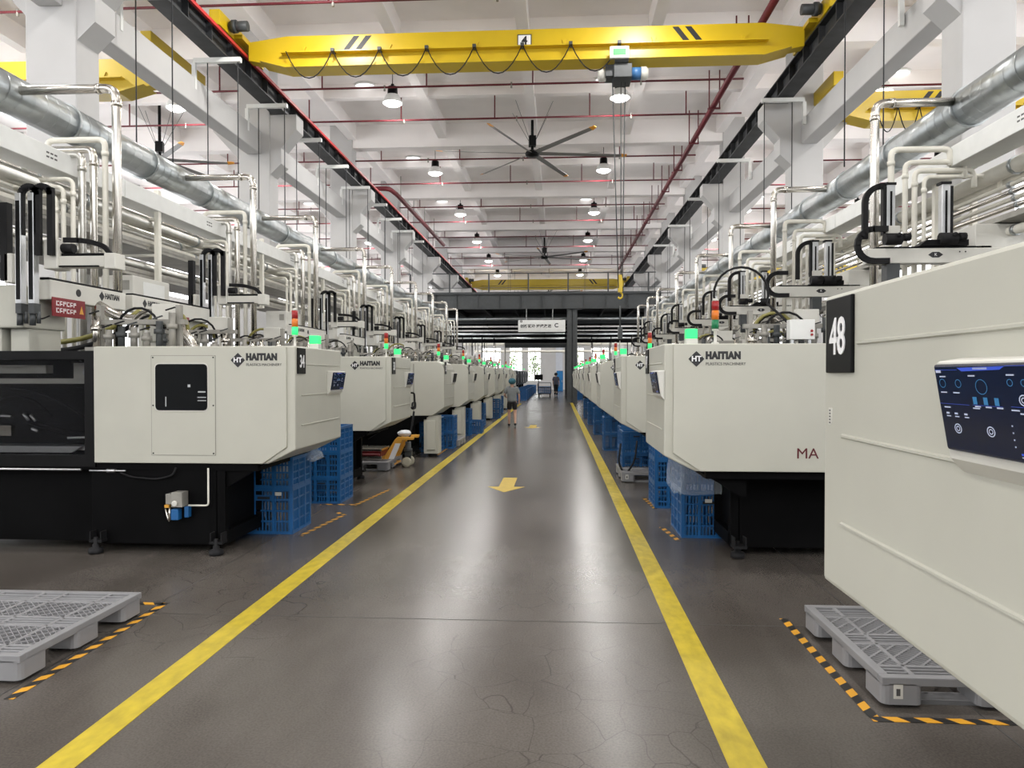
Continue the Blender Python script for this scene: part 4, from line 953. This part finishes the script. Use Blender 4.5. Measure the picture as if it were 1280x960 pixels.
for (x, y, rz, lab) in ((-3.97, 3.72, 0, 'grey plastic lattice pallet on the floor before the plate 34 machine'), (-4.0, 12.35, 0, 'grey pallet in front of the orange pallet jack'), (.98, 11.3, 0, 'grey pallet edge behind the crates along the MA row'), (-3.35, 16.6, 0, 'small grey pallet beside blue crates further along the 34 row')):
    c = clone(ps); c.location = (x, y, 0); tag(c, lab, 'pallet')

# ------------------------------------------------------------------ blue crates
def make_crate(W, Dp, H):
    m = MB(); th = .018
    m.box(0, W, 0, Dp, .0, .012)
    def wall(L, P):
        def b(a0, a1, d0, d1, z0, z1): P(a0, a1, d0, d1, z0, z1)
        b(0, L, -.006, .022, H - .035, H); b(0, L, -.003, .02, 0, .03)
        for z in (H * .27, H * .5, H * .74): b(0, L, 0, th, z - .008, z + .008)
        n = int(L / .034)
        for i in range(n + 1):
            a = i * (L - .01) / n; b(a, a + .011, .002, th - .002, .02, H - .03)
        for a in (0, L / 3 - .015, 2 * L / 3 - .015, L - .03): b(a, a + .03, -.005, th, 0, H - .02)
    wall(W, lambda a0, a1, d0, d1, z0, z1: m.box(a0, a1, d0, d1, z0, z1))
    wall(W, lambda a0, a1, d0, d1, z0, z1: m.box(a0, a1, Dp - d1, Dp - d0, z0, z1))
    wall(Dp, lambda a0, a1, d0, d1, z0, z1: m.box(d0, d1, a0, a1, z0, z1))
    wall(Dp, lambda a0, a1, d0, d1, z0, z1: m.box(W - d1, W - d0, a0, a1, z0, z1))
    return m.mesh('crate_shell', BLUE)
CM = {}
def crate(x, y, z, W, Dp, H, label, grp=None, tagp=None, rz=0):
    k = (W, Dp, H)
    if k not in CM:
        CM[k] = make_crate(*k); h = MB().box(W * .36, W * .64, -.008, .0, H * .72, H * .84).box(W * .39, W * .61, -.009, -.007, H * .75, H * .81, 1); CM[k, 'h'] = h.mesh('handle', [BLUE, INK])
    t = empty('plastic_crate', (x, y, z), rz); tag(t, label, 'crate', grp or 'blue plastic crates')
    for n, me in (('shell', CM[k]), ('handle', CM[k, 'h'])):
        o = bpy.data.objects.new(n, me); C.objects.link(o); o.parent = t
    if tagp: MB().box(tagp[0], tagp[0] + .07, -.012, -.009, tagp[1], tagp[1] + .035).build('paper_tag', CREAM2, t)
    return t
def lump(x, y, z, sx, sy, sz, name, m, label, cat, seed):
    rd = random.Random(seed); b = MB().ball((0, 0, 0), 1, n=18, k=11)
    b.v = [(vx * sx * (1 + .16 * math.sin(5 * vx + seed) * math.cos(4 * vy) + rd.uniform(-.05, .05)), vy * sy * (1 + .14 * math.cos(5 * vz + seed)), vz * sz * (1 + rd.uniform(-.07, .07))) for vx, vy, vz in b.v]
    tag(b.build(name, m, loc=(x, y, z)), label, cat)
crate(-3.33, 7.42, 0, .60, .56, .48, 'lower blue crate of the stack under the plate 34 machine', tagp=(.42, .40))
crate(-3.33, 7.42, .475, .60, .56, .32, 'upper blue crate of the stack under the plate 34 machine')
lump(-3.03, 7.70, .66, .255, .235, .15, 'plastic_bag', BAG, 'white plastic bag of parts in the upper crate under plate 34', 'bag', 1)
lump(-2.70, 7.95, .76, .12, .12, .07, 'plastic_bag', FILM, 'clear plastic bag bulging over the crate under plate 34', 'bag', 2)
for i in range(3): crate(-3.25, 9.22, i * .325, .48, .58, .33, '%s blue crate of the taller stack behind plate 34' % ('bottom', 'middle', 'top')[i])
crate(1.25, 7.5, 0, .53, .66, .46, 'blue crate with white handle tag under the MA lettered machine', tagp=(.23, .36))
crate(1.25, 7.5, .455, .53, .66, .36, 'film covered upper blue crate under the MA lettered machine')
# clear film draped over the upper crate
m = MB(); ring = rrect(1.215, 1.815, 7.465, 8.195, .08, 4); n = len(ring); rd = random.Random(5)
for k, z in enumerate((.80, .7, .6, .52, .46)):
    for i, p in enumerate(ring):
        w = .012 * math.sin(i * 2.3 + k) + .01 * k; cx, cy = 1.515, 7.83
        d = Vector((p[0] - cx, p[1] - cy)).normalized() * w; m.v.append((p[0] + d.x, p[1] + d.y, z + .02 * math.sin(i * 1.7) * (k == 4)))
for k in range(4):
    for i in range(n): m.f.append((k * n + i, k * n + (i + 1) % n, (k + 1) * n + (i + 1) % n, (k + 1) * n + i)); m.sm.append(True); m.mi.append(0)
tag(m.build('plastic_film', FILM), 'crumpled clear film wrapped around the upper crate under the MA machine', 'film')
for i, (h_) in enumerate((.30, .30)): crate(1.2, 9.15, i * .3, .5, .6, .305, '%s blue crate of the stack behind the film covered one' % ('lower', 'middle')[i])
crate(1.2, 9.15, .6, .5, .6, .305, 'top blue crate with film behind the film covered stack')
lump(1.38, 9.4, .86, .22, .24, .09, 'plastic_film', FILM, 'clear film bag on the crates behind the film covered stack', 'film', 8)
n = 0
for i, (x, y, c) in enumerate(((-2.95, 15.5, 2), (-2.75, 16.2, 2), (-2.8, 19.6, 2), (-2.55, 20.3, 1), (-2.8, 23.5, 2), (-2.6, 27.4, 2), (-2.8, 31.4, 2), (-2.7, 35.3, 2))):
    for k in range(c): crate(x, y, k * .36, .45, .55, .365, '%s blue crate along the 34 row, %s stack beyond the pallet jack' % (('lower', 'upper')[k], ORD[i]))
for i, (x, y, c) in enumerate(((1.05, 12.0, 2), (1.1, 13.0, 2), (1.0, 16.0, 2), (1.0, 20.2, 2), (1.0, 24.2, 2), (1.0, 28.0, 2))):
    for k in range(c): crate(x, y, k * .36, .45, .55, .365, '%s blue crate along the MA row, %s stack beyond the film covered crates' % (('lower', 'upper')[k], ORD[i]))
for i in range(9):
    crate(-2.78, 46.5 + i * 2.6, 0, .8, 1.1, .7, 'blue bin beside the dark machines, %s beyond the footbridge' % ORD[i], 'blue bins beyond the footbridge')
for i in (0, 1, 2, 4, 5, 6, 7):
    crate(.82, 47.5 + i * 2.6, 0, .8, 1.1, .7, 'blue bin behind the footbridge post, %s in that row' % ORD[i], 'blue bins right beyond the footbridge')
h = MB().tube(bend([(1.0, 11.75, .55), (.95, 11.6, .25), (1.05, 11.5, .08), (1.2, 11.5, .3), (1.25, 11.7, .6)], .15), .016, 6).build('supply_hose', RUBBER); tag(h, 'black hose hanging in a loop before blue crates of the MA row', 'hose')

# ------------------------------------------------------------------ pallet jack
J = empty('pallet_jack', (-3.05, 12.75, 0), R(0)); J.scale = (.88, .88, .88); tag(J, 'orange hand pallet jack with pale wheels beside the row of plate 34', 'pallet jack')
for y in (.12, .52): MB().box(-1.15, .0, y, y + .16, .1, .16).prism([(-1.25, .1), (-1.15, .1), (-1.15, .16)], 'y', y, y + .16).build('fork', JACKY, J, bevel=.006)
MB().prism([(-.12, .05), (.12, .05), (.36, .56), (.58, .56), (.6, .62), (.26, .62), (.2, .56)], 'y', .1, .16).prism([(-.12, .05), (.12, .05), (.36, .56), (.58, .56), (.6, .62), (.26, .62), (.2, .56)], 'y', .66, .72).box(-.12, .2, .1, .72, .05, .09).prism([(.12, .3), (.24, .55), (.3, .55), (.18, .3)], 'y', .16, .66).build('housing', JACKY, J, bevel=.008)
MB().prism([(.075, .17), (.185, .17), (.325, .49), (.215, .49)], 'y', .09, .1).build('label_plate', WINK, J)
for y in (.22, .52): MB().lathe([(.05, -.03), (.095, -.03), (.1, -.02), (.1, .02), (.095, .03), (.05, .03)], (0, 0, 0), 18).build('steer_wheel', mat('pale_wheel', (.42, .39, .30), .5), J, (.42, y, .1)).rotation_euler = (R(90), 0, 0)
MB().cyl((.42, .25, .1), (.42, .49, .1), .03, 8).cyl((.42, .37, .1), (.42, .37, .5), .06, 12).cyl((.42, .37, .3), (.42, .37, .36), .09, 12).box(.36, .5, .3, .44, .22, .30).build('hydraulic_pump', DARKST, J)
MB().tube([(.42, .37, .5), (.5, .37, .8), (.54, .37, 1.12)], .022, 8).tube(bend([(.54, .2, 1.18), (.54, .2, 1.3), (.54, .54, 1.3), (.54, .54, 1.18), (.54, .2, 1.18)], .06), .018, 8).build('tiller', RUBBER, J)
MB().cyl((-1.05, .2, .06), (-1.05, .6, .06), .04, 8).build('load_roller', RUBBER, J)
md = empty('mould_insert', (-4.0, 12.6, .157)); tag(md, 'dark red and steel mould block on the pallet by the pallet jack', 'mould')
MB().box(0, .95, 0, .6, .0, .07).box(0, .95, 0, .6, .16, .2).build('steel_plate', STEEL, md, bevel=.006); MB().box(0, .93, .02, .58, .07, .16).cyl((0, -.01, .1), (.92, -.01, .1), .02, 8).build('red_body', MAROON, md); MB().box(.03, .1, .0, .07, .2, .42).build('guide_pin', CREAM2, md)
lump(-2.72, 12.98, .60, .12, .1, .06, 'plastic_bag', BAG, 'crumpled white bag above the orange pallet jack', 'bag', 12)

# ------------------------------------------------------------------ blue cart far down the aisle
ct = empty('trolley', (-1.42, 53.2, 0)); tag(ct, 'dark blue trolley loaded with bins beside the far walking person', 'trolley')
MB().box(0, .95, 0, 1.2, .22, .28).build('platform', DARKST, ct); MB().tube(bend([(0, 0, .28), (0, 0, 1.05), (.95, 0, 1.05), (.95, 0, .28)], .08), .025, 6).tube([(0, 0, .7), (.95, 0, .7)], .02, 6).build('handle', DARKST, ct)
for x in (.08, .87):
    for y in (.1, 1.1): MB().cyl((x - .03, y, .1), (x + .03, y, .1), .1, 10).box(x - .03, x + .03, y - .03, y + .03, .1, .22).build('castor', RUBBER, ct)
for i in range(2): crate(-1.39 + i * .46, 53.3, .28, .44, 1.0, .5, 'blue grey bin riding on the far trolley', 'bins on the trolley')
bx = MB().box(0, .62, 0, .4, 0, 2.0).box(.02, .60, -.01, 0, .08, 1.95, 1).box(.5, .54, -.03, -.01, .9, 1.1, 2).build('blue_cabinet', [BLUE, mat('cabinet_blue', (.02, .18, .45), .4), ALU], loc=(-.1, 71, 0), bevel=.01); tag(bx, 'tall bright blue cabinet near the far end wall', 'cabinet')
mo = empty('monitor_stand', (-1.55, 60, 0)); tag(mo, 'black monitor on a stand far down the aisle', 'monitor')
MB().cyl((0, 0, .03), (0, 0, 1.2), .03, 8).box(-.25, .25, -.2, .2, 0, .03).build('stand', RUBBER, mo); MB().box(-.3, .35, -.03, .03, 1.2, 1.65).build('screen', BLACK, mo)
# ------------------------------------------------------------------ people
def skinned(name, V, Ed, root, m, parent=None, sub=1):
    names = list(V); idx = {n: i for i, n in enumerate(names)}
    me = bpy.data.meshes.new(name); me.from_pydata([V[n][0] for n in names], [(idx[a], idx[b]) for a, b in Ed], [])
    me.materials.append(m)
    o = bpy.data.objects.new(name, me); C.objects.link(o)
    md = o.modifiers.new('skin', 'SKIN'); md.use_smooth_shade = True
    for n in names:
        sv = me.skin_vertices[0].data[idx[n]]; r = V[n][1]; sv.radius = (r, r) if not isinstance(r, tuple) else r; sv.use_root = (n == root)
    sb = o.modifiers.new('sub', 'SUBSURF'); sb.levels = sb.render_levels = sub
    if parent is not None: o.parent = parent
    return o
def person(loc, rz, k, J, shirt, lower, shorts, cap, label):
    # J overrides joints of the neutral walking pose; the figure faces +y
    P = {'pelvis': (0, 0, .86), 'waist': (0, .005, 1.0), 'chest': (0, .01, 1.18), 'neck': (0, .0, 1.325), 'jaw': (0, .02, 1.40), 'head': (0, .01, 1.48), 'crown': (0, 0, 1.555), 'nose': (0, .115, 1.455),
         'hl': (-.09, 0, .83), 'hr': (.09, 0, .83), 'kl': (-.095, .06, .46), 'kr': (.095, .0, .45), 'al': (-.095, .03, .08), 'ar': (.095, -.1, .1), 'bl': (-.1, .14, .035), 'br': (.1, .0, .04),
         'sl': (-.155, 0, 1.275), 'sr': (.155, 0, 1.275), 'el': (-.2, -.03, 1.03), 'er': (.205, -.02, 1.03), 'wl': (-.2, .06, .82), 'wr': (.21, .05, .81)}
    P.update(J)
    t = empty('person', loc, rz); tag(t, label, 'person'); t.scale = (k, k, k)
    Rr = {'pelvis': (.13, .1), 'waist': (.12, .09), 'chest': (.14, .1), 'neck': .05, 'jaw': .068, 'head': .088, 'crown': .06, 'nose': .016, 'hl': .085, 'hr': .085, 'kl': .055, 'kr': .055, 'al': .036, 'ar': .036, 'bl': .036, 'br': .036,
          'sl': .055, 'sr': .055, 'el': .04, 'er': .04, 'wl': .028, 'wr': .028}
    V = {n: (P[n], Rr[n]) for n in P}
    V['calf_l'] = (tuple((Vector(P['kl']) * .6 + Vector(P['al']) * .4) + Vector((0, -.015, 0))), .054); V['calf_r'] = (tuple((Vector(P['kr']) * .6 + Vector(P['ar']) * .4) + Vector((0, -.015, 0))), .054)
    E_ = [('pelvis', 'waist'), ('waist', 'chest'), ('chest', 'neck'), ('neck', 'jaw'), ('jaw', 'head'), ('head', 'crown'), ('head', 'nose'), ('pelvis', 'hl'), ('pelvis', 'hr'), ('hl', 'kl'), ('hr', 'kr'), ('kl', 'calf_l'), ('kr', 'calf_r'), ('calf_l', 'al'), ('calf_r', 'ar'), ('al', 'bl'), ('ar', 'br'),
          ('chest', 'sl'), ('chest', 'sr'), ('sl', 'el'), ('sr', 'er'), ('el', 'wl'), ('er', 'wr')]
    for s in 'lr':
        w, e = Vector(P['w' + s]), Vector(P['e' + s]); d = (w - e).normalized(); sx = -1 if s == 'l' else 1
        pm = w + d * .06; V['palm' + s] = (tuple(pm), (.036, .02)); E_.append(('w' + s, 'palm' + s))
        f = Vector((0, 1, 0)); f = (f - d * f.dot(d)).normalized(); inn = d.cross(f) * sx
        for i, (off, ln) in enumerate(((.027, .062), (.009, .072), (-.009, .066), (-.026, .05))):
            a = pm + f * off + d * .028; b = a + d * ln * .55 - inn * .008; c = b + d * ln * .4 - inn * .022
            for q, p in (('a', a), ('b', b), ('c', c)): V['f%d%s%s' % (i, q, s)] = (tuple(p), .0095 if q != 'c' else .008)
            E_ += [('palm' + s, 'f%da%s' % (i, s)), ('f%da%s' % (i, s), 'f%db%s' % (i, s)), ('f%db%s' % (i, s), 'f%dc%s' % (i, s))]
        a = pm + f * .036 - d * .02; b = a + f * .022 + d * .022 - inn * .012
        V['ta' + s] = (tuple(a), .011); V['tb' + s] = (tuple(b), .01); E_ += [('palm' + s, 'ta' + s), ('ta' + s, 'tb' + s)]
    skinned('body', V, E_, 'pelvis', SKIN, t, 2)
    G = 1.0
    def mid(a, b, q): return tuple(Vector(P[a]) * (1 - q) + Vector(P[b]) * q)
    S = {'hem': ((0, 0, .80), (.18, .135)), 'mid': ((0, 0, .9), (.18, .135)), 'waist': (P['waist'], (.17, .125)), 'chest': (P['chest'], (.18, .125)), 'collar': ((0, 0, 1.29), (.085, .07)), 'sl': (P['sl'], .085), 'sr': (P['sr'], .085), 'ml': (mid('sl', 'el', .85), .075), 'mr': (mid('sr', 'er', .85), .075)}
    skinned('shirt', S, [('hem', 'mid'), ('mid', 'waist'), ('waist', 'chest'), ('chest', 'collar'), ('chest', 'sl'), ('chest', 'sr'), ('sl', 'ml'), ('sr', 'mr')], 'hem', shirt, t, 2)
    q = .78 if shorts else 1.0
    T = {'top': ((0, 0, .98), (.13, .10)), 'pelvis': (P['pelvis'], (.15, .115)), 'hl': (P['hl'], .105), 'hr': (P['hr'], .105), 'kl': (mid('hl', 'kl', q), .085 if shorts else .07), 'kr': (mid('hr', 'kr', q), .085 if shorts else .07)}
    ed = [('top', 'pelvis'), ('pelvis', 'hl'), ('pelvis', 'hr'), ('hl', 'kl'), ('hr', 'kr')]
    if not shorts:
        T['al'] = (P['al'], .055); T['ar'] = (P['ar'], .055); ed += [('kl', 'al'), ('kr', 'ar')]
    skinned('shorts' if shorts else 'trousers', T, ed, 'pelvis', lower, t, 2)
    for a, b in (('al', 'bl'), ('ar', 'br')):
        A, B = Vector(P[a]), Vector(P[b]); d = (B - A)
        skinned('shoe', {'h': (tuple(A + Vector((0, -.03, -.03))), .045), 'm': (tuple(A * .4 + B * .6), .045), 't': (tuple(B + Vector((0, .05, -.003))), .032)}, [('h', 'm'), ('m', 't')], 'h', SHORT, t, 2)
    hc = MB().ball((0, -.008, 1.515), .118, n=16, k=10, sz=(1, 1.05, .92))
    hc.v = [v if v[2] > 1.475 or v[1] < -.02 else (v[0] * .8, v[1] * .7, max(v[2], 1.475)) for v in hc.v]
    if cap == 'net':
        hc.v = [(v[0] * (1.08 + .05 * math.sin(9 * math.atan2(v[1], v[0]))), v[1] * 1.08, v[2]) for v in hc.v]
        hc.build('hair_net', HAIRN, t)
    else: hc.build('hair', HAIR, t)
    for x in (-.095, .095): MB().ball((x, .0, 1.465), .026, n=8, k=5, sz=(.5, .8, 1.2)).build('ear', SKIN, t)
    for x in (-.032, .032): MB().ball((x, .088, 1.49), .011, n=8, k=5).build('eye', INK, t)
    MB().ball((0, .09, 1.415), .022, n=8, k=5, sz=(1, .4, .3)).build('mouth', mat('lips', (.35, .12, .1), .5), t)
    return t
person((-1.44, 23.3, 0), R(4), .945, {'el': (-.26, .02, 1.06), 'wl': (-.22, .2, 1.0), 'er': (.235, -.03, 1.04), 'wr': (.235, .06, .84), 'kl': (-.1, .1, .47), 'al': (-.1, .12, .08), 'bl': (-.11, .23, .035), 'kr': (.095, .02, .45), 'ar': (.1, -.2, .13), 'br': (.1, -.11, .05)}, SHIRT, SHORT, True, 'net',
       'person in grey shirt, black shorts and teal hair net walking away')
person((-.12, 54.3, 0), R(-6), 1.1, {'kl': (-.06, -.02, .45), 'al': (-.05, -.14, .1), 'bl': (-.05, -.03, .04), 'kr': (.06, .08, .46), 'ar': (.05, .08, .08), 'br': (.05, .19, .035)}, SHIRT2, SHORT, False, 'hair',
       'person in dark shirt and black trousers walking beside the far trolley')

# ------------------------------------------------------------------ trees outside the far windows
for i, (x, y, s) in enumerate(((-2.7, 85.5, 1.0), (-6.0, 91, 1.2), (1.9, 85.5, 1.0), (5.6, 91, 1.2))):
    t = empty('tree', (x, y, 0)); tag(t, 'leafy green tree outside the far end windows', 'tree', 'trees outside the far windows')
    MB().tube([(0, 0, -.2), (.05, 0, 1.2), (0, .1, 2.6)], [.12, .1, .06], 8).build('trunk', mat('bark', (.12, .09, .06), .8), t)
    m = MB(); rd = random.Random(i)
    for k in range(420):
        c = Vector((rd.gauss(0, .6), rd.gauss(0, .5), rd.gauss(2.7, .75))) * s; a, b = Vector((rd.uniform(-1, 1), rd.uniform(-1, 1), rd.uniform(-1, 1))).normalized() * .16, Vector((rd.uniform(-1, 1), rd.uniform(-1, 1), rd.uniform(-1, 1))).normalized() * .09
        m.add([c - a, c + b, c + a, c - b], [(0, 1, 2, 3)])
    m.build('foliage', LEAF, t)['kind'] = 'stuff'
struct(MB().box(-40, 40, YEND, 130, -.25, -.05).build('ground', mat('outside_ground', (.35, .34, .32), .8)), 'pale paved ground outside the far windows')
